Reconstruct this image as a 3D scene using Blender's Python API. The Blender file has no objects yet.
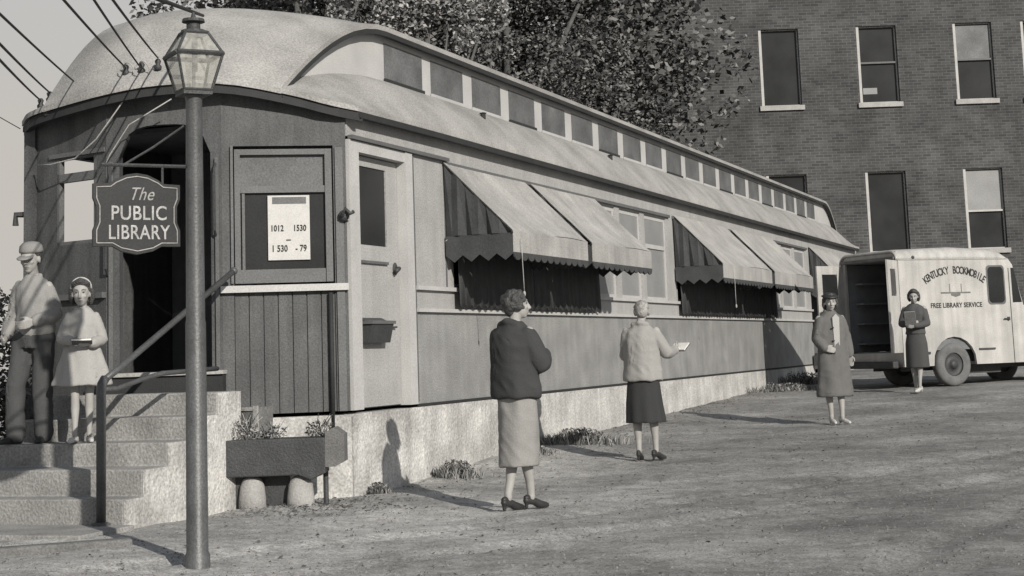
import bpy, math, random
from mathutils import Vector, Matrix, noise
random.seed(7)
R = math.radians
C = bpy.context.scene.collection
sc = bpy.context.scene

# ------------------------------------------------------------------ materials
def mat(name, col, rough=0.85, n1=(6.0, 0.18), n2=(140.0, 0.18), bump=0.25, bscale=90.0, metal=0.0, spec=0.3, stains=0.0, streak=0.0):
    m = bpy.data.materials.new(name); m.use_nodes = True
    nt = m.node_tree; nt.nodes.clear()
    out = nt.nodes.new('ShaderNodeOutputMaterial'); p = nt.nodes.new('ShaderNodeBsdfPrincipled')
    nt.links.new(p.outputs[0], out.inputs[0])
    p.inputs['Roughness'].default_value = rough; p.inputs['Metallic'].default_value = metal
    p.inputs['Specular IOR Level'].default_value = spec
    tc = nt.nodes.new('ShaderNodeTexCoord')
    def nz(scale, det=3):
        n = nt.nodes.new('ShaderNodeTexNoise'); n.inputs['Scale'].default_value = scale; n.inputs['Detail'].default_value = det
        nt.links.new(tc.outputs['Object'], n.inputs['Vector']); return n
    a = nz(n1[0], 5); b = nz(n2[0], 2)
    def ramp(n, amt):
        r = nt.nodes.new('ShaderNodeMapRange'); r.inputs['From Min'].default_value = 0.25; r.inputs['From Max'].default_value = 0.75
        r.inputs['To Min'].default_value = 1 - amt; r.inputs['To Max'].default_value = 1 + amt
        nt.links.new(n.outputs['Fac'], r.inputs['Value']); return r
    ra, rb = ramp(a, n1[1]), ramp(b, n2[1])
    mu = nt.nodes.new('ShaderNodeMath'); mu.operation = 'MULTIPLY'
    nt.links.new(ra.outputs[0], mu.inputs[0]); nt.links.new(rb.outputs[0], mu.inputs[1])
    last = mu.outputs[0]
    if stains:
        w = nz(2.3, 6); r = ramp(w, stains); r.inputs['From Min'].default_value = 0.35; r.inputs['From Max'].default_value = 0.6
        r.inputs['To Max'].default_value = 1.05
        m2 = nt.nodes.new('ShaderNodeMath'); m2.operation = 'MULTIPLY'
        nt.links.new(last, m2.inputs[0]); nt.links.new(r.outputs[0], m2.inputs[1]); last = m2.outputs[0]
    if streak:      # rain streaks and grime running down the surface
        mp = nt.nodes.new('ShaderNodeMapping'); mp.inputs['Scale'].default_value = (9, 9, .55); nt.links.new(tc.outputs['Object'], mp.inputs[0])
        w = nz(1.0, 6); nt.links.new(mp.outputs[0], w.inputs['Vector']); r = ramp(w, streak); r.inputs['From Min'].default_value = .36; r.inputs['From Max'].default_value = .62
        r.inputs['To Max'].default_value = 1 + streak*.4
        m2 = nt.nodes.new('ShaderNodeMath'); m2.operation = 'MULTIPLY'
        nt.links.new(last, m2.inputs[0]); nt.links.new(r.outputs[0], m2.inputs[1]); last = m2.outputs[0]
    vm = nt.nodes.new('ShaderNodeVectorMath'); vm.operation = 'SCALE'; vm.inputs[0].default_value = col[:3]
    nt.links.new(last, vm.inputs['Scale']); nt.links.new(vm.outputs[0], p.inputs['Base Color'])
    if bump:
        bn = nz(bscale, 4); bu = nt.nodes.new('ShaderNodeBump'); bu.inputs['Strength'].default_value = bump; bu.inputs['Distance'].default_value = 0.02
        nt.links.new(bn.outputs['Fac'], bu.inputs['Height']); nt.links.new(bu.outputs[0], p.inputs['Normal'])
    return m
def g(v, warm=0.0): return (v * (1 + warm*.6), v, v * (1 - warm * .8))
M = {}
M['roof'] = mat('roof_canvas', g(.30, .04), .9, (1.1, .18), (60, .30), .3, 40, stains=.16)
M['side'] = mat('grey_paint_lower', g(.25, .01), .6, (2.5, .16), (70, .34), .15, 50, stains=.14, streak=.07)
M['side_up'] = mat('grey_paint_upper', g(.34, .02), .6, (2.5, .12), (70, .28), .12, 50, streak=.06)
M['trim'] = mat('pale_trim_paint', g(.42, .02), .6, (3, .1), (80, .15), .1, 50)
M['end'] = mat('dark_end_paint', g(.082, -.03), .6, (3, .22), (80, .34), .15, 50, streak=.22)
M['end_trim'] = mat('end_trim_paint', g(.115, -.02), .55, (3, .15), (80, .25), .1, 50)
M['gutter'] = mat('gutter_black', g(.03, -.05), .7)
M['inside'] = mat('dark_interior', g(.16, -.05), .9)
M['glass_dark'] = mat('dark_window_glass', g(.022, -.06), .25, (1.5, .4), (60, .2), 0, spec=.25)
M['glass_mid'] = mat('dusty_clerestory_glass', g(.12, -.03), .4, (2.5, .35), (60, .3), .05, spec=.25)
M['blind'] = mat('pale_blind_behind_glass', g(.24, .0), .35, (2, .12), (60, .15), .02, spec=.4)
M['found'] = mat('rough_cement', g(.47, .04), .95, (2.2, .18), (45, .30), .8, 24, stains=.22, streak=.12)
M['step'] = mat('step_concrete', g(.26, .03), .95, (3, .22), (55, .3), .5, 40, stains=.14)
M['awn'] = mat('awning_canvas', g(.34, .04), .9, (1.6, .16), (60, .24), .3, 30, stains=.14, streak=.10)
M['awn_dark'] = mat('dark_canvas_and_awning_shade', g(.055, -.05), .9, (5, .2), (60, .2), .2, 40)
M['iron'] = mat('dark_iron', g(.045, -.05), .55, (6, .25), (90, .3), .3, 60, spec=.4)
M['iron_post'] = mat('weathered_post_paint', g(.075, -.04), .45, (5, .3), (90, .35), .12, 60, spec=.5)
M['signboard'] = mat('black_signboard', g(.022, -.06), .5, (6, .2), (90, .25), .05, 60)
M['letter'] = mat('pale_lettering', g(.34, .02), .7, (20, .25), (120, .4), 0)
M['paper'] = mat('notice_paper', g(.50, .04), .9, (9, .06), (90, .1), .05, 60)
M['ink'] = mat('black_ink', g(.03), .8)
M['white'] = mat('white_sash_paint', g(.40, .04), .6, (5, .12), (90, .15), .05, 60)
M['van'] = mat('cream_van_paint', g(.40, .05), .42, (1.8, .12), (60, .16), .06, 20, spec=.5, stains=.14, streak=.12)
M['tyre'] = mat('dusty_tyre', g(.13, .0), .9, (8, .2), (90, .25), .3, 60)
M['rubber'] = mat('black_rubber', g(.03), .8)
M['stone'] = mat('sill_stone', g(.34, .04), .9, (5, .15), (60, .2), .3, 40)
M['wood_old'] = mat('weathered_boards', g(.14, .02), .85, (5, .25), (70, .3), .4, 60)
M['pot'] = mat('pale_clay', g(.30, .03), .85, (5, .2), (70, .2), .3, 50)
M['pebble'] = mat('dusty_pebble', g(.19, .03), .95)
M['wire'] = mat('black_wire', g(.03), .7, (6, .05), (90, .05), bump=0)
M['skin'] = mat('skin', g(.31, .05), .6, (10, .06), (120, .08), 0)
M['dirt_bits'] = mat('dry_leaf', g(.10, .02), .9)

def lantern_glass():
    m = bpy.data.materials.new('old_lantern_glass'); m.use_nodes = True; nt = m.node_tree; nt.nodes.clear()
    out = nt.nodes.new('ShaderNodeOutputMaterial'); mx = nt.nodes.new('ShaderNodeMixShader')
    t = nt.nodes.new('ShaderNodeBsdfTransparent'); t.inputs[0].default_value = (.9, .9, .88, 1)
    d = nt.nodes.new('ShaderNodeBsdfPrincipled'); d.inputs['Base Color'].default_value = (.5, .49, .46, 1); d.inputs['Roughness'].default_value = .25
    n = nt.nodes.new('ShaderNodeTexNoise'); n.inputs['Scale'].default_value = 14; n.inputs['Detail'].default_value = 4
    r = nt.nodes.new('ShaderNodeMapRange'); r.inputs['To Min'].default_value = .1; r.inputs['To Max'].default_value = .7
    nt.links.new(n.outputs['Fac'], r.inputs['Value']); nt.links.new(r.outputs[0], mx.inputs[0])
    nt.links.new(t.outputs[0], mx.inputs[1]); nt.links.new(d.outputs[0], mx.inputs[2]); nt.links.new(mx.outputs[0], out.inputs[0])
    return m
M['lamp_glass'] = lantern_glass()

def leafmat(name, lo, hi):
    m = bpy.data.materials.new(name); m.use_nodes = True; nt = m.node_tree
    p = nt.nodes['Principled BSDF']; p.inputs['Roughness'].default_value = .95; p.inputs['Specular IOR Level'].default_value = .1
    ge = nt.nodes.new('ShaderNodeNewGeometry'); r = nt.nodes.new('ShaderNodeValToRGB')
    r.color_ramp.elements[0].color = (*g(lo, .0), 1); r.color_ramp.elements[1].color = (*g(hi, .03), 1)
    r.color_ramp.elements[0].position = .3
    nt.links.new(ge.outputs['Random Per Island'], r.inputs[0]); nt.links.new(r.outputs[0], p.inputs['Base Color'])
    return m
M['leaf'] = leafmat('tree_leaf', .05, .22)
M['leaf_pale'] = leafmat('pale_leaf', .12, .42)
M['weed_dry'] = leafmat('dry_weed', .07, .34)
M['weed'] = leafmat('weed_leaf', .05, .2)
M['bark'] = mat('bark', g(.09, .02), .95, (8, .3), (60, .3), .8, 30)

def brickmat():
    m = bpy.data.materials.new('dark_brick'); m.use_nodes = True; nt = m.node_tree
    p = nt.nodes['Principled BSDF']; p.inputs['Roughness'].default_value = .92; p.inputs['Specular IOR Level'].default_value = .2
    tc = nt.nodes.new('ShaderNodeTexCoord'); sx = nt.nodes.new('ShaderNodeSeparateXYZ'); cx = nt.nodes.new('ShaderNodeCombineXYZ')
    ad = nt.nodes.new('ShaderNodeMath'); ad.operation = 'ADD'
    nt.links.new(tc.outputs['Object'], sx.inputs[0]); nt.links.new(sx.outputs[0], ad.inputs[0]); nt.links.new(sx.outputs[1], ad.inputs[1])
    nt.links.new(ad.outputs[0], cx.inputs[0]); nt.links.new(sx.outputs[2], cx.inputs[1])
    b = nt.nodes.new('ShaderNodeTexBrick'); b.inputs['Scale'].default_value = 1.0
    b.inputs['Color1'].default_value = (*g(.050, -.02), 1); b.inputs['Color2'].default_value = (*g(.078, .0), 1); b.inputs['Mortar'].default_value = (*g(.115, .0), 1)
    b.inputs['Mortar Size'].default_value = .009; b.inputs['Brick Width'].default_value = .23; b.inputs['Row Height'].default_value = .078
    b.inputs['Mortar Smooth'].default_value = .3
    nt.links.new(cx.outputs[0], b.inputs['Vector'])
    n = nt.nodes.new('ShaderNodeTexNoise'); n.inputs['Scale'].default_value = .9; n.inputs['Detail'].default_value = 7; n.inputs['Roughness'].default_value = .7
    nt.links.new(tc.outputs['Object'], n.inputs['Vector'])
    r = nt.nodes.new('ShaderNodeMapRange'); r.inputs['From Min'].default_value = .3; r.inputs['From Max'].default_value = .7; r.inputs['To Min'].default_value = .6; r.inputs['To Max'].default_value = 1.4
    nt.links.new(n.outputs['Fac'], r.inputs['Value'])
    v = nt.nodes.new('ShaderNodeVectorMath'); v.operation = 'SCALE'; nt.links.new(b.outputs['Color'], v.inputs[0]); nt.links.new(r.outputs[0], v.inputs['Scale'])
    nt.links.new(v.outputs[0], p.inputs['Base Color'])
    bu = nt.nodes.new('ShaderNodeBump'); bu.inputs['Strength'].default_value = .6; bu.inputs['Distance'].default_value = .01; bu.invert = True
    nt.links.new(b.outputs['Fac'], bu.inputs['Height']); nt.links.new(bu.outputs[0], p.inputs['Normal'])
    return m
M['brick'] = brickmat()

def groundmat():
    m = bpy.data.materials.new('packed_dirt'); m.use_nodes = True; nt = m.node_tree
    p = nt.nodes['Principled BSDF']; p.inputs['Roughness'].default_value = 1; p.inputs['Specular IOR Level'].default_value = .1
    tc = nt.nodes.new('ShaderNodeTexCoord')
    def nz(scale, det, rough=.6, vec=None, sc3=None):
        n = nt.nodes.new('ShaderNodeTexNoise'); n.inputs['Scale'].default_value = scale; n.inputs['Detail'].default_value = det; n.inputs['Roughness'].default_value = rough
        if sc3:
            mp = nt.nodes.new('ShaderNodeMapping'); mp.inputs['Scale'].default_value = sc3; mp.inputs['Rotation'].default_value = (0, 0, R(-24))
            nt.links.new(tc.outputs['Object'], mp.inputs[0]); nt.links.new(mp.outputs[0], n.inputs['Vector'])
        else: nt.links.new(tc.outputs['Object'], n.inputs['Vector'])
        return n
    def rg(n, a, b, lo, hi):
        r = nt.nodes.new('ShaderNodeMapRange'); r.inputs['From Min'].default_value = a; r.inputs['From Max'].default_value = b
        r.inputs['To Min'].default_value = lo; r.inputs['To Max'].default_value = hi; nt.links.new(n.outputs['Fac'], r.inputs['Value']); return r.outputs[0]
    def mul(x, y):
        k = nt.nodes.new('ShaderNodeMath'); k.operation = 'MULTIPLY'; nt.links.new(x, k.inputs[0]); nt.links.new(y, k.inputs[1]); return k.outputs[0]
    v = rg(nz(.55, 7, .7), .38, .62, .66, 1.16)
    v = mul(v, rg(nz(1.0, 6, .65, sc3=(.45, 1.0, 1)), .38, .62, .84, 1.10))
    v = mul(v, rg(nz(9, 6, .75), .3, .7, .66, 1.34))
    v = mul(v, rg(nz(55, 3, .8), .3, .7, .5, 1.5))
    # darker patch of yard to the right of the women
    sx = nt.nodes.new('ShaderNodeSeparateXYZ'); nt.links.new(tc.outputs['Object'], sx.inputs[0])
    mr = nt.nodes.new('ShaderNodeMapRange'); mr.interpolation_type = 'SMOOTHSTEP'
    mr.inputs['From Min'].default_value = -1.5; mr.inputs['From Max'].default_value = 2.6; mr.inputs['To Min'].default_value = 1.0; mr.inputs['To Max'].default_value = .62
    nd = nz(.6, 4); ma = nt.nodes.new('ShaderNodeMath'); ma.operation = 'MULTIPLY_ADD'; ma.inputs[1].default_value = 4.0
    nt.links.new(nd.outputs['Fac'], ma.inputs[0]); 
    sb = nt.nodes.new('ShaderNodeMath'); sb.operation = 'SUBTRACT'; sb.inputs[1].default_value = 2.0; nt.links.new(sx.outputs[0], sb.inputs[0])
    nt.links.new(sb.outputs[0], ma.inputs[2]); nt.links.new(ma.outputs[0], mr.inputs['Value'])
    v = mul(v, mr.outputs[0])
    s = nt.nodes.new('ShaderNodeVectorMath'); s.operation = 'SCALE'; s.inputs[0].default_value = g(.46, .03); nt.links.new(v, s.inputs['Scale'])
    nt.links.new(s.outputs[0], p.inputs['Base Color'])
    bn = nz(22, 8, .75); bu = nt.nodes.new('ShaderNodeBump'); bu.inputs['Strength'].default_value = .8; bu.inputs['Distance'].default_value = .03
    nt.links.new(bn.outputs['Fac'], bu.inputs['Height']); nt.links.new(bu.outputs[0], p.inputs['Normal'])
    return m
M['ground'] = groundmat()

# ------------------------------------------------------------------ mesh helpers
def smooth(o):
    for p in o.data.polygons: p.use_smooth = True
class MB:
    def __init__(s, T=None): s.v = []; s.f = []; s.T = T
    def add(s, vs, fs):
        n = len(s.v)
        for v in vs:
            v = Vector(v); s.v.append(tuple(s.T @ v) if s.T else tuple(v))
        for f in fs: s.f.append(tuple(n + i for i in f))
        return s
    def box(s, x0, x1, y0, y1, z0, z1):
        return s.add([(x0,y0,z0),(x1,y0,z0),(x1,y1,z0),(x0,y1,z0),(x0,y0,z1),(x1,y0,z1),(x1,y1,z1),(x0,y1,z1)],
                     [(0,3,2,1),(4,5,6,7),(0,1,5,4),(1,2,6,5),(2,3,7,6),(3,0,4,7)])
    def quad(s, a, b, c, d): return s.add([a,b,c,d], [(0,1,2,3)])
    def prism(s, poly, axis, a, b):
        # poly of 2d points, extruded along axis ('x','y','z') from a to b
        def P(u, v, t): return {'x': (t,u,v), 'y': (u,t,v), 'z': (u,v,t)}[axis]
        n = len(poly); vs = [P(u,v,a) for u,v in poly] + [P(u,v,b) for u,v in poly]
        fs = [tuple(range(n))[::-1], tuple(range(n, 2*n))] + [(i,(i+1)%n,n+(i+1)%n,n+i) for i in range(n)]
        return s.add(vs, fs)
    def tube(s, pts, rad, seg=8, caps=True):
        pts = [Vector(p) for p in pts]; n = len(pts)
        if not hasattr(rad, '__len__'): rad = [rad]*n
        vs = []; up = Vector((0,0,1)); prev = None
        for i, p in enumerate(pts):
            d = (pts[min(i+1,n-1)] - pts[max(i-1,0)]).normalized()
            if prev is None:
                a = d.cross(up) if abs(d.dot(up)) < .95 else d.cross(Vector((1,0,0)))
            else: a = prev - d*prev.dot(d)
            a.normalize(); prev = a; b = d.cross(a)
            for k in range(seg):
                t = 2*math.pi*k/seg; vs.append(p + (a*math.cos(t) + b*math.sin(t))*rad[i])
        fs = [(i*seg+k, i*seg+(k+1)%seg, (i+1)*seg+(k+1)%seg, (i+1)*seg+k) for i in range(n-1) for k in range(seg)]
        if caps: fs += [tuple(range(seg))[::-1], tuple((n-1)*seg+k for k in range(seg))]
        return s.add(vs, fs)
    def limb(s, pts, rad, seg=10):      # rounded ends, interpolated
        pts = [Vector(p) for p in pts]; P = []; Q = []
        for i in range(len(pts)-1):
            for k in range(4):
                t = k/4; P.append(pts[i].lerp(pts[i+1], t)); Q.append(rad[i]*(1-t)+rad[i+1]*t)
        P.append(pts[-1]); Q.append(rad[-1])
        d0 = (pts[0]-pts[1]).normalized(); d1 = (pts[-1]-pts[-2]).normalized()
        P = [pts[0]+d0*rad[0]*.92, pts[0]+d0*rad[0]*.6] + P + [pts[-1]+d1*rad[-1]*.6, pts[-1]+d1*rad[-1]*.92]
        Q = [rad[0]*.35, rad[0]*.8] + Q + [rad[-1]*.8, rad[-1]*.35]
        return s.tube(P, Q, seg)
    def ell(s, c, r, rot=None, seg=14, rings=9):
        c = Vector(c); vs = []; fs = []
        Mx = rot.to_matrix() if rot else Matrix.Identity(3)
        for i in range(1, rings):
            ph = math.pi*i/rings
            for k in range(seg):
                t = 2*math.pi*k/seg
                vs.append(c + Mx @ Vector((r[0]*math.sin(ph)*math.cos(t), r[1]*math.sin(ph)*math.sin(t), r[2]*math.cos(ph))))
        vs.append(c + Mx @ Vector((0,0,r[2]))); vs.append(c + Mx @ Vector((0,0,-r[2])))
        T, B = len(vs)-2, len(vs)-1
        for i in range(rings-2):
            for k in range(seg): fs.append((i*seg+k, (i+1)*seg+k, (i+1)*seg+(k+1)%seg, i*seg+(k+1)%seg))
        for k in range(seg): fs.append((T, k, (k+1)%seg)); fs.append((B, (rings-2)*seg+(k+1)%seg, (rings-2)*seg+k))
        return s.add(vs, fs)
    def loft(s, secs, seg=28, wave=None):   # secs: (cx,cy,cz,rx,ry)
        vs = []
        for i, (cx,cy,cz,rx,ry) in enumerate(secs):
            for k in range(seg):
                t = 2*math.pi*k/seg; w = 1 + (wave(i/(len(secs)-1), t) if wave else 0)
                vs.append((cx+rx*w*math.cos(t), cy+ry*w*math.sin(t), cz))
        n = len(secs)
        fs = [(i*seg+k, i*seg+(k+1)%seg, (i+1)*seg+(k+1)%seg, (i+1)*seg+k) for i in range(n-1) for k in range(seg)]
        fs += [tuple(range(seg))[::-1], tuple((n-1)*seg+k for k in range(seg))]
        return s.add(vs, fs)
    def mesh(s, name):
        me = bpy.data.meshes.new(name); me.from_pydata(s.v, [], s.f); me.update(); return me
    def build(s, name, m, parent=None, sm=False, bevel=0):
        me = s.mesh(name)
        me.materials.append(m); o = bpy.data.objects.new(name, me); C.objects.link(o)
        if parent: o.parent = parent
        if sm: smooth(o)
        if bevel:
            b = o.modifiers.new('bevel', 'BEVEL'); b.width = bevel; b.segments = 2; b.limit_method = 'ANGLE'
        return o
    def fuse(s, name, m, parent=None, voxel=.01, it=2, wr=0):
        o = bpy.data.objects.new(name, s.mesh(name)); C.objects.link(o)
        r = o.modifiers.new('r', 'REMESH'); r.mode = 'VOXEL'; r.voxel_size = voxel
        if it:
            q = o.modifiers.new('s', 'SMOOTH'); q.factor = .5; q.iterations = it
        dg = bpy.context.evaluated_depsgraph_get()
        me = bpy.data.meshes.new_from_object(o.evaluated_get(dg)); old = o.data
        o.modifiers.clear(); o.data = me; bpy.data.meshes.remove(old); me.name = name
        if wr:
            for v in me.vertices:
                c = v.co; k = noise.noise(Vector((c.x*7, c.y*7, c.z*9+c.x*5))); v.co = c + v.normal*wr*(1.3*noise.noise(Vector((c.x*9, c.y*9, c.z*2.2))) + .9*(1-abs(k)*2)*.6)
        me.materials.clear(); me.materials.append(m); smooth(o)
        if parent: o.parent = parent
        return o
def tag(o, label=None, cat=None, group=None, kind=None):
    if label: o['label'] = label
    if cat: o['category'] = cat
    if group: o['group'] = group
    if kind: o['kind'] = kind
    return o
def thing(name, label, cat, loc=(0,0,0), rz=0, group=None):
    o = bpy.data.objects.new(name, None); C.objects.link(o); o.location = loc; o.rotation_euler = (0,0,rz)
    return tag(o, label, cat, group)
def text_mesh(txt, size, T, shear=0, ext=.002, bold=.0, align='CENTER', sx=1.0):
    cu = bpy.data.curves.new('t', 'FONT'); cu.body = txt; cu.size = size; cu.shear = shear; cu.extrude = ext; cu.offset = bold
    cu.align_x = align; cu.align_y = 'CENTER'; cu.space_character = 1.05
    o = bpy.data.objects.new('t', cu); C.objects.link(o)
    dg = bpy.context.evaluated_depsgraph_get(); me = bpy.data.meshes.new_from_object(o.evaluated_get(dg))
    X = T @ Matrix.Diagonal((sx, 1, 1, 1))
    vs = [X @ v.co for v in me.vertices]; fs = [tuple(p.vertices) for p in me.polygons]
    bpy.data.objects.remove(o); bpy.data.curves.remove(cu); bpy.data.meshes.remove(me)
    return vs, fs
def frame_T(o, ux, uz):      # local x along ux, local y (text up) along uz, normal = cross
    ux = Vector(ux).normalized(); uz = Vector(uz).normalized(); n = ux.cross(uz)
    T = Matrix.Identity(4)
    for i in range(3): T[i][0] = ux[i]; T[i][1] = uz[i]; T[i][2] = n[i]; T[i][3] = o[i]
    return T

# ------------------------------------------------------------------ place: axes of the railcar
A2 = Vector((.3538, .9353)).normalized(); N2 = Vector((A2.y, -A2.x)); P0 = Vector((-1.5, 14.787))
CAR_RZ = math.atan2(A2.y, A2.x)
def sst(a, b, x):
    t = min(1, max(0, (x-a)/(b-a))); return t*t*(3-2*t)
def soN(X, Y):
    d = Vector((X, Y)) - P0; return d.dot(A2), d.dot(N2)
def G(X, Y):
    s, o = soN(X, Y)
    z = .34*min(max(s-1.0, 0), 24)/20.0 + .075*sst(1, 4, s) + .035*sst(8, 15, s)
    z -= .06*sst(.0, 1.8, o)*(1-sst(8, 16, s))
    return z
def W3(s, w, z=0):           # car coordinates -> world
    p = P0 + A2*s - N2*w; return Vector((p.x, p.y, z))
# ------------------------------------------------------------------ world, sun, camera
w = bpy.data.worlds.new("World"); sc.world = w; w.use_nodes = True; nt = w.node_tree; nt.nodes.clear()
sun_to = Vector((.638, -1.140, .60)).normalized()
sky = nt.nodes.new('ShaderNodeTexSky'); sky.sky_type = 'NISHITA'; sky.sun_disc = False
sky.sun_elevation = math.asin(sun_to.z); sky.sun_rotation = math.atan2(sun_to.x, sun_to.y)
sky.dust_density = 3.0; sky.air_density = 1.0
bw = nt.nodes.new('ShaderNodeRGBToBW'); nt.links.new(sky.outputs[0], bw.inputs[0])
tcw = nt.nodes.new('ShaderNodeTexCoord'); sz = nt.nodes.new('ShaderNodeSeparateXYZ'); nt.links.new(tcw.outputs['Generated'], sz.inputs[0])
rp = nt.nodes.new('ShaderNodeValToRGB'); rp.color_ramp.elements[0].color = (1.05, 1.0, .92, 1); rp.color_ramp.elements[1].color = (.88, .98, 1.13, 1)
rp.color_ramp.elements[0].position = .12; rp.color_ramp.elements[1].position = .5; nt.links.new(sz.outputs[2], rp.inputs[0])
tint = nt.nodes.new('ShaderNodeVectorMath'); tint.operation = 'SCALE'; nt.links.new(rp.outputs[0], tint.inputs[0]); mn = nt.nodes.new('ShaderNodeMath'); mn.operation = 'MINIMUM'; mn.inputs[1].default_value = 3.3; nt.links.new(bw.outputs[0], mn.inputs[0]); nt.links.new(mn.outputs[0], tint.inputs['Scale'])
up = nt.nodes.new('ShaderNodeVectorMath'); up.operation = 'ADD'; up.inputs[1].default_value = (0, 0, .06); nt.links.new(tcw.outputs['Generated'], up.inputs[0])
un = nt.nodes.new('ShaderNodeVectorMath'); un.operation = 'NORMALIZE'; nt.links.new(up.outputs[0], un.inputs[0]); nt.links.new(un.outputs[0], sky.inputs[0])
bg = nt.nodes.new('ShaderNodeBackground'); bg.inputs[1].default_value = .12
out = nt.nodes.new('ShaderNodeOutputWorld'); nt.links.new(tint.outputs[0], bg.inputs[0]); nt.links.new(bg.outputs[0], out.inputs[0])
l = bpy.data.lights.new('sun', 'SUN'); l.energy = 3.5; l.angle = R(.6); l.color = (1, .955, .87)
so = bpy.data.objects.new('sun', l); C.objects.link(so); so.location = (10, -10, 20); so.rotation_euler = sun_to.to_track_quat('Z', 'Y').to_euler()
cam = bpy.data.cameras.new('camera'); co = bpy.data.objects.new('camera', cam); C.objects.link(co)
co.location = (0, 0, 1.2)
co.matrix_world = Matrix.Translation((0, 0, 1.2)) @ Matrix.Rotation(R(98), 4, 'X') @ Matrix.Rotation(R(-2), 4, 'Z')
cam.sensor_fit = 'HORIZONTAL'; cam.sensor_width = 36; cam.lens = 36*1650/1024
cam.shift_y = -(288-120.2457)/1024
cam.clip_end = 1500; cam.clip_start = .1
sc.camera = co
sc.view_settings.view_transform = 'Standard'; sc.view_settings.look = 'None'; sc.view_settings.gamma = 1; sc.view_settings.exposure = .42
sc.render.engine = 'CYCLES'; sc.cycles.use_denoising = True

# ------------------------------------------------------------------ ground
xs = [-400,-150,-60,-25] + [-12+.13*i for i in range(202)] + [16,20,28,60,150,400]
ys = [-60,-20,0,5] + [8+.13*i for i in range(270)] + [45,50,60,90,160,300,700]
mb = MB(); nx = len(xs)
def gz(x, y):
    b = .018*noise.noise(Vector((x*1.3, y*1.3, 0))) + .012*noise.noise(Vector((x*4, y*4, 3)))
    for (x0, y0, x1, y1, bend) in ((1.2, 8, 9.0, 27, .9), (2.6, 8, 10.4, 27, .9), (-3, 8.5, 12, 19, 1.2), (-3, 9.9, 12, 20.4, 1.2)):
        t = (y-y0)/(y1-y0) if x1-x0 < 10 else (x-x0)/(x1-x0)
        if 0 < t < 1:
            k = bend*math.sin(t*3.14); d = (x-(x0+(x1-x0)*t)-k) if x1-x0 < 10 else (y-(y0+(y1-y0)*t)-k)
            b -= .028*math.exp(-(d/.14)**2) - .012*math.exp(-((abs(d)-.25)/.10)**2)
    return G(x, y) + (b if -12 < x < 15 and 6 < y < 45 else 0)
mb.add([(x, y, gz(x, y)) for y in ys for x in xs], [(j*nx+i, j*nx+i+1, (j+1)*nx+i+1, (j+1)*nx+i) for j in range(len(ys)-1) for i in range(nx-1)])
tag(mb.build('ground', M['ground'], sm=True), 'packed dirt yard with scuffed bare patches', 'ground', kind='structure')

# ------------------------------------------------------------------ brick building
FX0, FX1, FY = 2.0, 24.0, 44.0
bb = thing('brick_building', 'tall dark brick building with sash windows behind the delivery van', 'building', (FX0, FY, 0))
xw = [(6.75,1.08),(9.40,1.08),(12.02,1.05),(13.86,1.05),(16.5,1.08),(19.1,1.08)]
rows = [(.9, 1.9+.2), (3.5, 5.65), (7.52, 9.62), (11.4, 13.4)]
mb = MB(); x = 0.0
for wx, ww in xw:
    a = wx - FX0
    mb.box(x, a, 0, .35, -.3, 15); z = -.3
    for z0, z1 in rows: mb.box(a, a+ww, 0, .35, z, z0); z = z1
    mb.box(a, a+ww, 0, .35, z, 15); x = a+ww
mb.box(x, FX1-FX0, 0, .35, -.3, 15)
mb.box(0, .35, .352, 12, -.3, 15); mb.box(FX1-FX0-.35, FX1-FX0, .352, 12, -.3, 15); mb.box(0, FX1-FX0, 12.002, 12.35, -.3, 15)
mb.build('wall', M['brick'], bb)
MB().box(-.2, FX1-FX0+.2, -.3, 12.6, 15.003, 15.3).build('roof', M['gutter'], bb)
for ri, (z0, z1) in enumerate(rows):
    for ci, (wx, ww) in enumerate(xw):
        a = wx - FX0; k = (ri*5+ci*3) % 4
        f = MB(); f.box(a+.002, a+.075, .03, .14, z0, z1-.002).box(a+ww-.04, a+ww-.002, .12, .14, z0, z1-.002).box(a+.075, a+ww-.04, .10, .14, z1-.03, z1-.003)
        f.box(a+.075, a+ww-.04, .10, .14, z0+.001, z0+.03)
        fr = f.build('window', M['white'], bb)
        zm = (z0+z1)/2 + (.05 if ri != 1 else -.06)
        open_ = (ci == 0) or (ri == 1 and ci == 1)
        if not open_:
            MB().box(a+.075, a+ww-.04, .08, .12, zm-.025, zm+.025).build('sash_rail', M['end_trim'] if ri == 2 else M['white'], fr)
        MB().box(a+.07, a+ww-.03, .15, .17, z0, z1).build('pane', M['glass_dark'], fr)
        if ri == 1 and ci == 2: MB().box(a+.08, a+ww-.045, .125, .135, zm+.026, z1-.05).build('blind', M['blind'], fr)
        if ri == 2 and ci == 2: MB().box(a+.08, a+ww-.045, .125, .135, zm+.026, z1-.05).build('blind', M['glass_mid'], fr)
        if ri == 2 and ci == 1: MB().box(a+.12, a+.5, .135, .145, z0+.25, z0+.42).build('blind', M['blind'], fr)
        MB().box(a-.06, a+ww+.06, -.07, .10, z0-.13, z0-.002).build('sill', M['stone'], fr)

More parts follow.
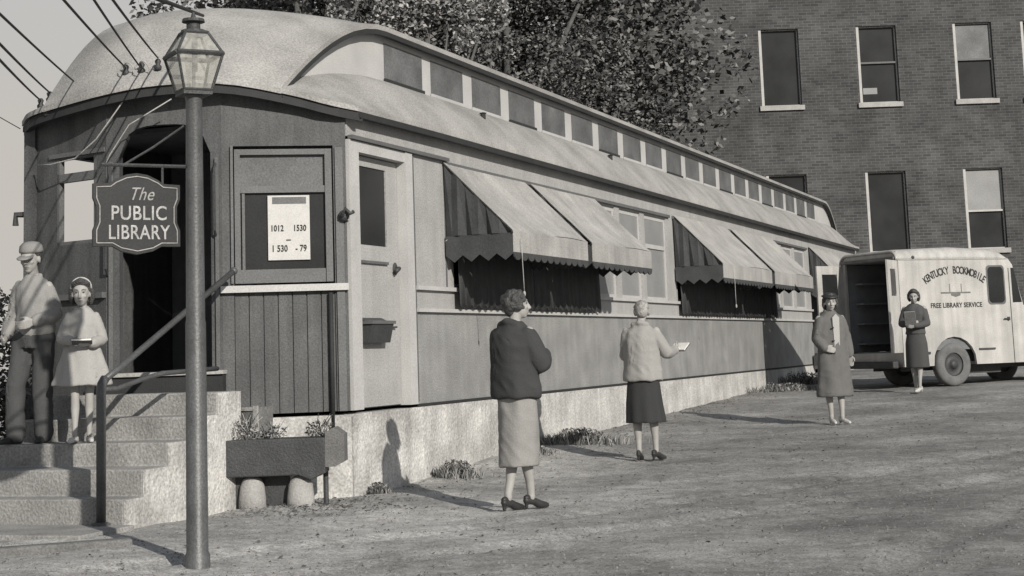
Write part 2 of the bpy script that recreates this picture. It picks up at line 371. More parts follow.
# ------------------------------------------------------------------ trees
def leaves(mb, c, r, n, size, holes=.0):
    c = Vector(c); nv = len(mb.v)
    for _ in range(n):
        while True:
            p = Vector((random.uniform(-1,1), random.uniform(-1,1), random.uniform(-1,1)))
            if p.length < 1: break
        if random.random() < .6: p = p.normalized()*random.uniform(.72, 1.0)
        p = Vector((p.x*r[0], p.y*r[1], p.z*r[2])); q = c+p
        if noise.noise(q*1.1) < holes: continue
        a = Vector((random.gauss(0,1), random.gauss(0,1), random.gauss(0,.6))).normalized()
        b = a.cross(Vector((random.gauss(0,1), random.gauss(0,1), random.gauss(0,1)))).normalized()
        s = size*random.uniform(.6, 1.4)
        i = len(mb.v); mb.v += [tuple(q-a*s), tuple(q+b*s*.6), tuple(q+a*s), tuple(q-b*s*.6)]; mb.f.append((i,i+1,i+2,i+3))
def tree(name, label, X, Y, h, blobs, n, size, m='leaf', rt=.22, lean=0):
    t = thing(name, label, 'tree', (X, Y, G(X, Y)), 0, 'trees behind the railcar')
    tr = MB(); tr.tube([(0,0,-.2),(0.1,0,h*.25),(lean*.5,.1,h*.5),(lean,0,h*.85)], [rt*1.3, rt, rt*.7, rt*.2], 10)
    for b in blobs:
        c = Vector(b[:3]); s = Vector((lean*.4, .05, min(h*.55, max(h*.3, c.z*.6))))
        tr.tube([s, s.lerp(c, .5)+Vector((0,0,-.3)), c], [rt*.5, rt*.32, rt*.1], 6)
    tr.build('trunk', M['bark'], t, True)
    cr = MB(); tot = sum(b[3]**2 for b in blobs)
    for b in blobs: leaves(cr, b[:3], (b[3], b[3]*.9, b[3]*.85), int(n*b[3]**2/tot), size, -.12)
    cr.build('crown', M[m], t)
def blobs(cx, cz, rx, rz, n, r0, r1, seed, dy=2.0):
    rr = random.Random(seed); L = []
    for _ in range(n):
        a = rr.uniform(0, 2*math.pi); k = rr.uniform(.15, 1)**.6
        L.append((cx+rx*k*math.cos(a), rr.uniform(-dy, dy), cz+rz*k*math.sin(a), rr.uniform(r0, r1)))
    return L
tree('broadleaf_tree', 'broad dense tree whose crown overlaps the brick building', -.1, 37.5, 11, blobs(-.1, 7.9, 3.0, 3.4, 22, 1.0, 1.7, 3), 60000, .052)
tree('broadleaf_tree', 'dark full tree rising above the middle of the railcar roof', -3.6, 36.5, 11.5, blobs(0, 8.2, 2.5, 3.1, 18, 1.2, 1.9, 5), 50000, .06)
tree('broadleaf_tree', 'lightest leaved small tree close behind the clerestory', -1.6, 31.5, 9, blobs(0, 7.5, 1.6, 1.3, 12, .5, 1.0, 9, 1), 20000, .045, 'leaf_pale', .14)
tree('broadleaf_tree', 'tree furthest from the brick building, behind the lantern top', -4.2, 34.0, 11, blobs(1.2, 9.4, 1.8, 1.2, 12, .8, 1.2, 11), 34000, .052)
tree('broadleaf_tree', 'deep shaded tree at the corner of the brick building', 1.3, 41.0, 12, blobs(-1, 8.5, 4.2, 3.6, 22, 1.6, 2.4, 13, 1), 42000, .09)
tree('broadleaf_tree', 'tall dark tree standing behind the other trees', -3.5, 43.0, 13, blobs(0, 8.6, 4.0, 4.0, 22, 1.6, 2.5, 17, 2), 42000, .095)
def bush(name, label, cat, X, Y, r, n, size, m='weed', group=None, z=0):
    mb = MB()
    for k in range(5):
        leaves(mb, (random.uniform(-.5,.5)*r[0], random.uniform(-.5,.5)*r[1], r[2]*random.uniform(.2,.7)), (r[0]*.6, r[1]*.6, r[2]*.55), n//5, size, -.2)
    mb.v = [(a, b, max(c, -.02)) for a, b, c in mb.v]
    o = mb.build(name, M[m]); o.location = (X, Y, G(X, Y)+z)
    return tag(o, label, cat, group)
bush('shrub', 'dark leafy shrub growing behind the boy beside the steps', 'shrub', *W3(-1.35, 2.85)[:2], (.55, .55, 1.6), 7000, .028, group='shrubs beside the steps')
bush('shrub', 'low shrub at the far side of the concrete steps', 'shrub', *W3(-2.6, 3.9)[:2], (.7, .7, .8), 3000, .035, group='shrubs beside the steps')
wg = 'weeds along the foundation'
def wd(s, o, r, n, lab, size=.022):
    mb = MB()
    for _ in range(int(n*.6)):
        x, y = random.gauss(0, .45)*r[0], random.gauss(0, .45)*r[1]; h = r[2]*random.uniform(.2, .85)*max(.3, 1-abs(x)/r[0]*.5)
        a, b = random.gauss(0, .45)*h, random.gauss(0, .45)*h; w_ = .004
        mb.add([(x-w_, y, -.02), (x+w_, y, -.02), (x+a*.5+w_, y+b*.5, h*.6), (x+a, y+b, h), (x+a*.5-w_, y+b*.5, h*.6)], [(0, 1, 2, 3, 4)])
    leaves(mb, (0, 0, r[2]*.35), (r[0]*.7, r[1]*.7, r[2]*.5), int(n*.8), size*.7, -.1)
    p = W3(s, -o); o_ = mb.build('weed_clump', M['weed_dry']); o_.location = (p.x, p.y, G(p.x, p.y)); tag(o_, lab, 'weeds', wg)
wd(1.75, .22, (.26, .2, .2), 700, 'dark weed clump at the wall near the shadow of the dark-jacketed woman')
wd(4.9, .35, (.55, .28, .22), 1500, 'widest spread of weeds, left of the woman in the pale jacket')
wd(3.6, .3, (.3, .2, .12), 500, 'low thin weeds between the two nearest women')
wd(18.2, .3, (.8, .3, .3), 900, 'far grassy weeds by the end of the light foundation', .03)
wd(15.5, .5, (.9, .35, .2), 700, 'sparse pale grass clump near the woman in the long coat', .03)
wd(.25, .12, (.12, .1, .12), 260, 'small weed tuft at the foundation corner')
# small stones pressed into the dirt
for nm, m_, lab, n_ in (('pale_gravel', 'pebble', 'scattered pale gravel on the packed dirt', 4000), ('dark_gravel', 'wood_old', 'scattered dark gravel on the packed dirt', 6000)):
    mb = MB()
    for _ in range(n_):
        Y = 9.3 + 17*random.random()**1.6; X = random.uniform(-.32, .33)*Y; s, o = soN(X, Y)
        if (o < .03 and s > -1) or (o < -.45 and s > -3.5) or s > 26: continue
        r = random.uniform(.004, .013); z = gz(X, Y); a = random.uniform(0, 6)
        P = [(X+r*math.cos(a+k*2.09), Y+r*math.sin(a+k*2.09), z-.002) for k in range(3)] + [(X, Y, z+r*.8)]
        mb.add(P, [(0, 1, 3), (1, 2, 3), (2, 0, 3)])
    tag(mb.build(nm, M[m_]), lab, 'gravel', kind='stuff')
# loose leaves and grit
mb = MB()
for _ in range(2600):
    u = random.random()
    if u < .25: s, o = random.gauss(-.9, .5), random.gauss(.1, .45)
    elif u < .5: s, o = random.uniform(0, 16), abs(random.gauss(.15, .45))
    else: s, o = random.uniform(-5, 12), random.uniform(-.8, 6)
    p = W3(s, -o)
    if o < .04 and s > 0: continue
    if o < -.5 and s > -4.0 : continue
    r = random.uniform(.008, .024); a = random.uniform(0, 6.28); z = gz(p.x, p.y)+.008
    mb.add([(p.x+r*math.cos(a+k*1.57)*(1 if k % 2 else .6), p.y+r*math.sin(a+k*1.57)*(1 if k % 2 else .6), z+random.uniform(-.004, .012)) for k in range(4)], [(0,1,2,3)])
tag(mb.build('ground_litter', M['dirt_bits']), 'scattered dry leaves and grit on the dirt', 'litter', kind='stuff')
# ------------------------------------------------------------------ railcar (local x = along the car, y = across, away from the yard)
import bisect
LEN, WID = 28.0, 2.95
car = thing('railroad_car', 'converted railroad passenger car with arched roof and striped row of awnings', 'railroad car', (P0.x, P0.y, 0), CAR_RZ)
car['label'] = 'old railroad passenger car on a light foundation, used as a library building'
def interp(x, xp, fp):
    if x <= xp[0]: return fp[0]
    if x >= xp[-1]: return fp[-1]
    i = bisect.bisect_right(xp, x)-1; t = (x-xp[i])/(xp[i+1]-xp[i]); return fp[i]*(1-t)+fp[i+1]*t
def cub(x, xp, fp):          # smooth (catmull-like) interpolation
    i = max(0, min(len(xp)-2, bisect.bisect_right(xp, x)-1))
    t = min(1, max(0, (x-xp[i])/(xp[i+1]-xp[i])))
    def d(k):
        if k == 0: return (fp[1]-fp[0])/(xp[1]-xp[0])
        if k == len(xp)-1: return (fp[-1]-fp[-2])/(xp[-1]-xp[-2])
        return (fp[k+1]-fp[k-1])/(xp[k+1]-xp[k-1])
    h = xp[i+1]-xp[i]; a, b = fp[i], fp[i+1]
    return (2*t**3-3*t*t+1)*a + (t**3-2*t*t+t)*h*d(i) + (-2*t**3+3*t*t)*b + (t**3-t*t)*h*d(i+1)
EW = [-.12, .05, .3, .7, 1.0, 1.4, 1.7, 2.1, 2.77, 3.07]
ES = [.0, -.22, -.40, -.70, -.87, -1.03, -1.10, -1.10, -.90, -.62]
EZ = [3.45, 3.49, 3.57, 3.665, 3.69, 3.675, 3.64, 3.59, 3.53, 3.50]
sf = lambda w: cub(w, EW, ES)
zf = lambda w: cub(w, EW, EZ)
WI, WO = .50, WID-.50                    # clerestory inset
def deck(w):                             # lower deck profile away from the ends
    u = w if w < WID/2 else WID-w
    t = min(1, max(0, (u+.12)/(WI+.12)))
    return 3.46 + .54*math.sin(t*math.pi/2*.92) 
def crown(w):
    t = (w-WI)/(WO-WI); return 4.54 + .13*math.sin(math.pi*max(0, min(1, t)))
ts = [0,.01,.03,.06,.1,.15,.21,.28,.36,.45,.55,.66,.78,.9,1.0]
def q(t): return math.sin(t*math.pi/2)**.95
ZLF = 2.25
def patch(ws, top, ZL=2.25):
    rows = []
    for t in ts: rows.append([(sf(w)+(ZL-.85*sst(.9, 2.5, w))*t, w, zf(w)+(top(w)-zf(w))*q(t)) for w in ws])
    k = 40
    for i in range(1, k): rows.append([(sf(w)*(1-1)+ 2.3 + (LEN-2.3-2.3)*i/k, w, top(w)) for w in ws])
    for t in reversed(ts):
        rows.append([(LEN+.65 - .75*(2*w/WID-1)**2 - 1.9*t, w, 3.47+(top(w)-3.47)*q(t)) for w in ws])
    return rows
def sheet(mb, rows, th=.05):
    n, m = len(rows), len(rows[0])
    vs = [p for r in rows for p in r] + [(p[0], p[1], p[2]-th) for r in rows for p in r]; o = n*m
    fs = [(i*m+j, (i+1)*m+j, (i+1)*m+j+1, i*m+j+1) for i in range(n-1) for j in range(m-1)]
    fs = [tuple(reversed(f)) for f in fs]
    fs += [tuple(o+k for k in reversed(f)) for f in fs]
    for i in range(n-1):
        fs.append((i*m, (i+1)*m, o+(i+1)*m, o+i*m)); fs.append((i*m+m-1, o+i*m+m-1, o+(i+1)*m+m-1, (i+1)*m+m-1))
    for j in range(m-1):
        fs.append((j, o+j, o+j+1, j+1)); fs.append(((n-1)*m+j, (n-1)*m+j+1, o+(n-1)*m+j+1, o+(n-1)*m+j))
    mb.add(vs, fs)
lin = lambda a, b, n: [a+(b-a)*i/n for i in range(n+1)]
mb = MB(); dr = patch(lin(-.12, WI+.05, 9), deck); sheet(mb, dr, .045)
dl = patch(lin(WO-.05, WID+.12, 9), deck); sheet(mb, dl, .045)
roof = mb.build('lower_roof', M['roof'], car, True)
mb = MB(); cr = patch(lin(WI-.10, WO+.10, 14), crown); sheet(mb, cr, .05)
ur = mb.build('clerestory_roof', M['roof'], car, True)
for o in (roof, ur):
    e = o.modifiers.new('e', 'EDGE_SPLIT'); e.split_angle = R(50)
# dark edge under the clerestory roof and gutter under the eave
def strip(mb, pts, dx, dy, dz0, dz1):      # ribbon box following pts
    n = len(pts); vs = []
    for (x, y, z) in pts: vs += [(x, y, z+dz0), (x, y+dy, z+dz0), (x, y+dy, z+dz1), (x, y, z+dz1)]
    fs = []
    for i in range(n-1):
        a, b = 4*i, 4*i+4
        for k in range(4): fs.append((a+k, a+(k+1)%4, b+(k+1)%4, b+k))
    fs += [(3,2,1,0), (4*n-4, 4*n-3, 4*n-2, 4*n-1)]
    mb.add(vs, fs)
mb = MB()
strip(mb, [r[0] for r in cr][1:-1], 0, .05, -.10, -.052)
strip(mb, [r[-1] for r in cr][1:-1], 0, -.05, -.10, -.052)
mb.build('clerestory_moulding', M['gutter'], car)
mb = MB(); strip(mb, [r[0] for r in dr][1:-1], 0, .06, -.10, -.048); strip(mb, [r[-1] for r in dl][1:-1], 0, -.06, -.10, -.048)
# front hood edge
pts = [(sf(w)+.03, w, zf(w)) for w in lin(-.12, 3.07, 26)]; n = len(pts); vs = []; fs = []
for (x, y, z) in pts: vs += [(x, y, z-.048), (x+.06, y, z-.048), (x+.06, y, z-.13), (x, y, z-.13)]
for i in range(n-1):
    a, b = 4*i, 4*i+4
    for k in range(4): fs.append((a+k, b+k, b+(k+1)%4, a+(k+1)%4))
mb.add(vs, fs)
mb.build('eave_gutter', M['gutter'], car)
# clerestory side walls with windows
PS, PP, NPANE = 1.89, 1.19, 20
zt_of = lambda rows: rows
def crz(s, j):                       # height of the upper roof edge at car position s
    L = [(r[j][0], r[j][2]) for r in cr]; L.sort(); return interp(s, [a for a, b in L], [b for a, b in L])
def dkz(s):
    L = [(r[-1][0], r[-1][2]) for r in dr]; L.sort(); return interp(s, [a for a, b in L], [b for a, b in L])
for side, y0, y1 in ((0, WI, WI+.05), (1, WO-.05, WO)):
    ss = sorted(set([sf(WI)+.02*1.9/1.9+.0] + [sf(WI)+ZLF*t for t in ts[1:]] + lin(PS-.1, PS+PP*NPANE, 30) + lin(PS+PP*NPANE, LEN+.3, 12)))
    mb = MB()
    for a, b in zip(ss[:-1], ss[1:]):
        za, zb = dkz(a)-.06, dkz(b)-.06; ta, tb = crz(a, 0 if side == 0 else -1)-.053, crz(b, 0 if side == 0 else -1)-.053
        if ta <= za or tb <= zb-.0: 
            ta = max(ta, za+.001); tb = max(tb, zb+.001)
        mb.add([(a,y0,za),(b,y0,zb),(b,y1,zb),(a,y1,za),(a,y0,ta),(b,y0,tb),(b,y1,tb),(a,y1,ta)], [(0,1,5,4),(3,7,6,2),(4,5,6,7)])
    cw = mb.build('clerestory_wall', M['trim'], car)
    zb_, zt_ = 4.03, 4.40
    for i in range(NPANE):
        a = PS+PP*i; wd_ = PP*(.80 if i < 1 else .76); yy = y0-.006 if side == 0 else y1+.006; y2 = y0+.02 if side == 0 else y1-.02
        pn = MB().box(a, a+wd_, min(yy, y2), max(yy, y2), zb_, zt_).build('clerestory_window', M['glass_mid'], cw)
        if side == 0:
            MB().box(a-.02, a+wd_+.02, yy-.022, yy-.002, zb_-.035, zb_-.002).build('sill', M['gutter'] if i % 3 == 0 else M['trim'], pn)
    # ends of moulding shadows
# bodies: side wall facing the yard (y = 0)
ZB, ZW0, ZW1, ZT = .74, 1.86, 3.10, 3.47
def windows(posts, name='window', pane_mat='glass_dark', yoff=0, flip=False, parent=car):
    for a, b in zip(posts[:-1], posts[1:]):
        def Y(u, v): return (WID-v, WID-u) if flip else (u, v)
        fr = MB()
        fr.box(a+.10, a+.15, *Y(.03, .07), ZW0, ZW1).box(b-.15, b-.10, *Y(.03, .07), ZW0, ZW1).box(a+.15, b-.15, *Y(.03, .07), ZW1-.06, ZW1-.001)
        fr.box(a+.15, b-.15, *Y(.025, .07), 2.62, 2.68).box(a+.15, b-.15, *Y(.03, .07), ZW0+.001, ZW0+.06)
        f = fr.build(name, M['trim'], parent)
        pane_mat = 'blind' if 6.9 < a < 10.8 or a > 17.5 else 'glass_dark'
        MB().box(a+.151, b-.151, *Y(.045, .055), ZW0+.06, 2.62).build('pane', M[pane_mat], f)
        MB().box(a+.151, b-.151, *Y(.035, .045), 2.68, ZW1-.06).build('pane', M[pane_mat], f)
DOOR0, DOOR1 = .20, 1.20
REC0, REC1 = 21.75, 24.6
posts1 = [2.3, 3.5, 4.7, 5.9, 7.0, 8.15, 9.35, 10.7]
posts2 = [10.98 + 1.306*i for i in range(9)]
mb = MB()
mb.box(1.38, REC0, 0, .08, ZB, 1.62).box(REC1, LEN, 0, .08, ZB, 1.62)
lower = mb.build('lower_side_panel', M['side'], car)
mb = MB()
mb.box(0.0, LEN, .003, .08, 3.19, ZT)                     # letterboard
mb.box(1.38, posts1[0]+.1, .002, .08, ZW0, 3.19).box(posts1[-1]-.1, posts2[0]+.1, .002, .08, ZW0, 3.19)
for p in posts1[1:-1] + posts2[1:-1]: mb.box(p-.10, p+.10, .002, .08, ZW0, ZW1)
mb.box(posts1[0]+.1, posts1[-1]-.1, .002, .08, ZW1, 3.19).box(posts2[0]+.1, posts2[-1]-.1, .002, .08, ZW1, 3.19)
mb.box(posts2[-1]-.1, REC0, .002, .08, ZW0, 3.19).box(REC1, LEN, .002, .08, ZW0, 3.19)
mb.box(1.38, REC0, .001, .08, 1.621, ZW0).box(REC1, LEN, .001, .08, 1.621, ZW0)
mb.build('upper_side_panel', M['side_up'], car)
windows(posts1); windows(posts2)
for z0, z1 in ((1.835, 1.875), (1.62, 1.655)):
    m2 = MB().box(1.42, REC0, -.04, -.001, z0, z1).box(REC1, LEN, -.04, -.001, z0, z1); m2.build('belt_rail', M['trim'], car)
m2 = MB().box(1.42, REC0, -.022, -.001, z0-.03, z0-.005)
MB().box(.02, 2.25, -.05, .0, 3.165, 3.20).box(posts1[0]-.05, posts1[-1]+.02, -.035, .0, 3.12, 3.16).box(posts2[0]-.05, posts2[-1]+.02, -.035, .0, 3.12, 3.16).build('header_moulding', M['end_trim'], car)
MB().box(1.40, REC0, -.016, -.001, ZB-.025, ZB-.001).box(REC1, LEN, -.016, -.001, ZB-.025, ZB-.001).build('sill_beam', M['gutter'], car)
# thin battens on the panel between the door and the first awning
MB().box(1.405, 1.43, -.012, .0, ZB+.02, 3.16).box(2.19, 2.21, -.008, .001, 1.88, 3.16).build('batten', M['end_trim'], car)
# side door with its posts
MB().box(.0, DOOR0, -.02, .10, ZB, 3.16).build('door_post', M['trim'], car)
MB().box(DOOR1, 1.36, -.03, .10, ZB, 3.16).build('door_post', M['trim'], car)
MB().box(DOOR0, DOOR1, -.02, .10, 3.06, 3.16).build('door_head', M['trim'], car)
d = MB()
d.box(DOOR0+.01, .34, .07, .11, ZB+.01, 3.05).box(.95, DOOR1-.01, .07, .11, ZB+.01, 3.05).box(.34, .95, .07, .11, 2.96, 3.05).box(.34, .95, .07, .11, ZB+.01, 2.23)
door = d.build('side_door', M['side_up'], car)
MB().box(.341, .949, .085, .095, 2.231, 2.959).build('door_glass', M['glass_dark'], door)
MB().box(.36, .93, .045, .068, 2.06, 2.085).build('ledge', M['end_trim'], door)
MB().tube([(1.10, .068, 2.03), (1.10, .02, 2.03), (1.03, .02, 2.0)], .022, 8).ell((1.10, .06, 2.03), (.045, .015, .06)).build('handle', M['iron'], door, True)
mbx = MB().prism([(-.02, 1.33), (.07-.002, 1.33), (.07-.002, 1.56), (-.06, 1.50)], 'x', .32, .78).build('letter_box', M['iron'], door)
MB().box(.30, .80, -.075, .06, 1.50, 1.53).build('lid', M['end_trim'], mbx)
MB().tube([(.90, .066, 1.47), (1.06, .04, 1.475)], .01, 6).build('bolt', M['iron'], door)
# recessed far doorway
MB().box(REC0, REC1, 1.0, 1.05, ZB, 3.2).box(REC0-.02, REC0+.03, .081, 1.0, ZB, 3.2).box(REC1-.03, REC1, .081, 1.0, ZB, 3.2).box(REC0, REC1, .09, 1.0, ZB, ZB+.05).build('doorway_recess', M['inside'], car)
ds = MB().box(REC0+.3, REC1-1.2, -.28, .0, .52, .57).box(REC0+.3, REC1-1.2, .0, .28, .9, .95).tube([(REC0+.32, -.2, .54), (REC0+.32, .02, .9)], .025).tube([(REC1-1.22, -.2, .54), (REC1-1.22, .02, .9)], .025)
ds.build('step_irons', M['iron'], car)
MB().box(21.45, 21.7, -.22, -.035, .70, .92).build('battery_box', M['iron'], car)
# hidden left side, opening near the end so daylight shows through
mb = MB().box(-.3, 27.9, WID-.08, WID, ZB, 1.86).box(-.3, 27.9, WID-.08, WID, 3.19, 3.50).box(.46, 27.9, WID-.08, WID, 1.86, 3.19).box(-.60, -.3, WID-.08, WID, ZB, 3.5)
mb.build('rear_side_panel', M['end'], car)
# interior
mb = MB().box(.02, LEN-.1, .09, WID-.09, ZB, ZB+.10).prism([(.02,.12),(-.48,.93),(-.78,1.93),(-.5,2.8),(.02,2.8)], 'z', ZB, ZB+.10)
mb.box(1.6, 1.65, .09, 1.0, .85, 3.4).box(1.6, 1.65, 1.9, WID-.09, .85, 3.4).box(1.6, 1.65, 1.0, 1.9, 2.9, 3.4).box(5, 5.05, .09, WID-.09, .85, 3.4)
mb.box(0, LEN-.1, .09, WID-.09, 3.38, 3.42).box(5.1, LEN-.1, 1.2, 1.25, .85, 3.38)
mb.build('interior', M['inside'], car)
# far end wall
MB().box(LEN, LEN+.08, .0, WID, ZB, 3.50).build('far_end_wall', M['end'], car)
# foundation
fo = thing('foundation', 'light cement foundation wall under the railroad car', 'foundation', (P0.x, P0.y, 0), CAR_RZ)
m2 = MB(); m2.box(.0, REC0-.05, -.006, .35, -.4, ZB-.031); m2.box(REC1, LEN, .02, .35, -.4, ZB-.031); m2.box(0, LEN, WID-.4, WID-.02, -.4, ZB-.031)
m2.build('side_wall', M['found'], fo)
m2 = MB().prism([(.0, .355), (-.03, -.004), (-.10, .03), (-.62, .93), (-.95, 1.5), (-.9, 2.6), (-.5, 2.85), (.0, 2.85)], 'z', -.4, ZB-.034)
m2.build('end_wall', M['found'], fo)

# end wall: three flat facets
PT = [(-.03, .0), (-.62, .93), (-.92, 1.93), (-.64, 2.93)]
def facet(i):
    (sa, wa), (sb, wb) = PT[i], PT[i+1]; ux = Vector((sb-sa, wb-wa, 0)); L = ux.length; ux.normalize()
    n = Vector((ux.y, -ux.x, 0)) * 1.0        # points?  outward is towards -s
    if n.x > 0: n = -n
    # local: x along facet, y inward, z up
    T = Matrix.Identity(4); iy = -n
    for k in range(3): T[k][0] = ux[k]; T[k][1] = iy[k]; T[k][3] = (sa, wa, 0)[k]
    T[0][2] = T[1][2] = 0; T[2][2] = 1
    return T, L, (lambda t: zf(wa+(wb-wa)*t/L)-.055)
def top_strip(mb, f, t0, t1, z0, n=6):
    for k in range(n):
        a, b = t0+(t1-t0)*k/n, t0+(t1-t0)*(k+1)/n
        mb.prism([(a, z0), (b, z0), (b, f(b)), (a, f(a))], 'y', .0, .07)
# facet 0 : window with the notice
T0, L0, f0 = facet(0)
mb = MB(T0); mb.box(.0, .115, .0, .08, ZB, 3.10).box(L0-.10, L0, .0, .08, ZB, 3.10); top_strip(mb, f0, 0, L0, 3.10)
nb = 7
for k in range(nb):
    a = .115+(L0-.215)*k/nb; b = .115+(L0-.215)*(k+1)/nb; mb.box(a+.006, b-.006, .012, .07, ZB, 1.80)
mb.box(.115, L0-.10, .03, .072, ZB, 1.80)
mb.build('end_panel', M['end'], car)
fr = MB(T0); wa_, wb_ = .13, L0-.11
fr.box(wa_, wa_+.06, -.012, .06, 1.88, 3.07).box(wb_-.05, wb_, -.012, .06, 1.88, 3.07).box(wa_+.06, wb_-.05, -.01, .06, 3.02, 3.07).box(wb_+.012, wb_+.035, -.03, .0, 1.88, 3.10)
fr.box(wa_+.06, wb_-.05, .0, .06, 2.68, 2.74).box(wa_+.06, wb_-.05, .005, .06, 1.88, 2.0).box(wb_-.09, wb_-.065, .01, .06, 2.0, 2.68)
f = fr.build('end_window', M['end_trim'], car)
MB(T0).box(wa_+.061, wb_-.051, .035, .045, 2.0, 2.68).build('pane', M['glass_dark'], f)
MB(T0).box(wa_+.061, wb_-.051, .035, .045, 2.74, 3.02).build('pane', M['glass_mid'], f)
MB(T0).box(.0, L0+.02, -.055, .0, 1.80, 1.86).build('window_sill', M['trim'], car)
MB(T0).box(.03, .10, -.02, -.001, ZB, 3.08).build('corner_post', M['end_trim'], car)
MB(T0).tube([(.16, -.03, ZB-.15), (.16, -.03, 1.78)], .02, 8).build('drain_pipe', M['gutter'], car, True)
MB(T0).tube([(.02, -.02, 2.46), (.05, -.09, 2.46), (.02, -.09, 2.52), (-.02, -.12, 2.47), (-.05, -.1, 2.49)], .018, 7).ell((.03,-.05,2.46),(.05,.03,.05)).build('lamp_bracket', M['iron'], car, True)
# facet 1 : arched doorway
T1, L1, f1 = facet(1)
mb = MB(T1); jl = .10; zr = 3.32
mb.box(.0, jl, .0, .10, ZB, 3.05).box(L1-jl-.02, L1, .0, .10, ZB, 3.05)
k = 10; xa, xb = jl, L1-jl-.02
arch = []
for i in range(k+1):
    t = i/k; x = xa+(xb-xa)*t; e = (2*t-1); arch.append((x, 3.05+(zr-3.05)*(1-abs(e)**3.2)**.5))
for (a, za), (b, zb2) in zip(arch[:-1], arch[1:]): mb.prism([(a, za), (b, zb2), (b, f1(b)), (a, f1(a))], 'y', .0, .08)
for a, b in ((0, jl), (L1-jl-.02, L1)): mb.prism([(a, 3.05), (b, 3.05), (b, f1(b)), (a, f1(a))], 'y', .0, .08)
mb.build('doorway_surround', M['end'], car)
MB(T1).box(.02, .055, -.03, -.001, ZB, 3.0).box(L1-.07, L1-.03, -.03, -.001, ZB, 3.0).build('door_post', M['end_trim'], car)
MB(T1).box(-.02, L1+.06, -.10, .5, ZB+.02, 1.10).build('threshold_riser', M['gutter'], car)
MB(T1).box(-.03, L1+.07, -.13, .5, 1.102, 1.135).build('threshold', M['stone'], car)
MB(T1).tube([(L1-.02, -.02, 2.0), (L1-.02, -.08, 2.05), (L1-.02, -.08, 2.5), (L1-.02, -.02, 2.55)], .012, 6).build('grab_iron', M['iron'], car)
MB(T1).tube([(0.05, -.02, 2.3), (0.05, -.07, 2.35), (0.05, -.07, 2.9), (0.05, -.02, 2.95)], .012, 6).build('grab_iron', M['iron'], car)
# facet 2 : see-through window
T2, L2, f2 = facet(2)
wa_, wb_ = .13, .68
mb = MB(T2); mb.box(.0, wa_, .0, .08, ZB, 3.08).box(wb_, L2-.06, .0, .08, ZB, 3.08).box(wa_, wb_, .0, .08, ZB, 2.30); top_strip(mb, f2, 0, L2-.06, 3.08)
mb.build('end_panel', M['end'], car)
fr = MB(T2); fr.box(wa_, wa_+.04, .0, .05, 2.30, 3.08).box(wb_-.03, wb_, .0, .05, 2.30, 3.08).box(wa_, wb_, .0, .05, 2.30, 2.33).box(wa_, wb_, .0, .05, 2.87, 2.95)
fr.build('end_window', M['end_trim'], car)
MB(T2).box(-.0, L2, -.05, -.001, 1.80, 1.85).build('window_sill', M['end_trim'], car)
MB(T2).box(wa_-.12, wb_+.1, -.02, -.001, 3.10, 3.14).build('window_head', M['end_trim'], car)
MB().box(-.69, -.57, 2.87, 2.99, ZB, 3.46).build('corner_post', M['end'], car)
MB().tube([(-.6, 2.97, 2.62), (-.66, 3.1, 2.62), (-.66, 3.1, 2.52)], .03, 7).build('lamp_bracket', M['iron'], car)
# insulators on the hood
for (s, w_, z) in ((-.6, 2.49, 3.70), (-.62, 2.86, 3.56), (-.7, 2.70, 3.60), (-.95, 1.70, 3.72), (-.93, 1.55, 3.73), (-.9, 1.40, 3.75)):
    zz = z; o = MB().tube([(s, w_, zz-.05), (s, w_, zz+.05)], .012, 6).loft([(s, w_, zz+.04, .03, .03), (s, w_, zz+.07, .035, .035), (s, w_, zz+.09, .02, .02), (s, w_, zz+.12, .03, .03), (s, w_, zz+.14, .015, .015)], 10)
    o.build('insulator', M['iron'], car, True)
mb = MB()
for (a, b) in ((1.75, 1.6), (1.62, 1.42)):
    L = []
    for k in range(15):
        t = k/14*6.28*1.2; L.append((-.98+.02*math.sin(t*2), (a+b)/2+.08*math.cos(t), 3.80+.07*math.sin(t)+.0*t))
    mb.tube(L, .006, 5)
L = [(-.92, 1.6, 3.78), (-1.02, 1.7, 3.5), (-1.04, 1.95, 3.2), (-1.0, 2.2, 3.05), (-.95, 2.5, 3.02), (-.8, 2.75, 3.05)]; mb.tube(L, .007, 5)
L = [(-1.0, 1.2, 3.5), (-1.05, 1.6, 3.3), (-1.05, 1.8, 3.05), (-1.03, 1.9, 2.9)]; mb.tube(L, .006, 5)
mb.build('lead_in_cable', M['stone'], car, True)

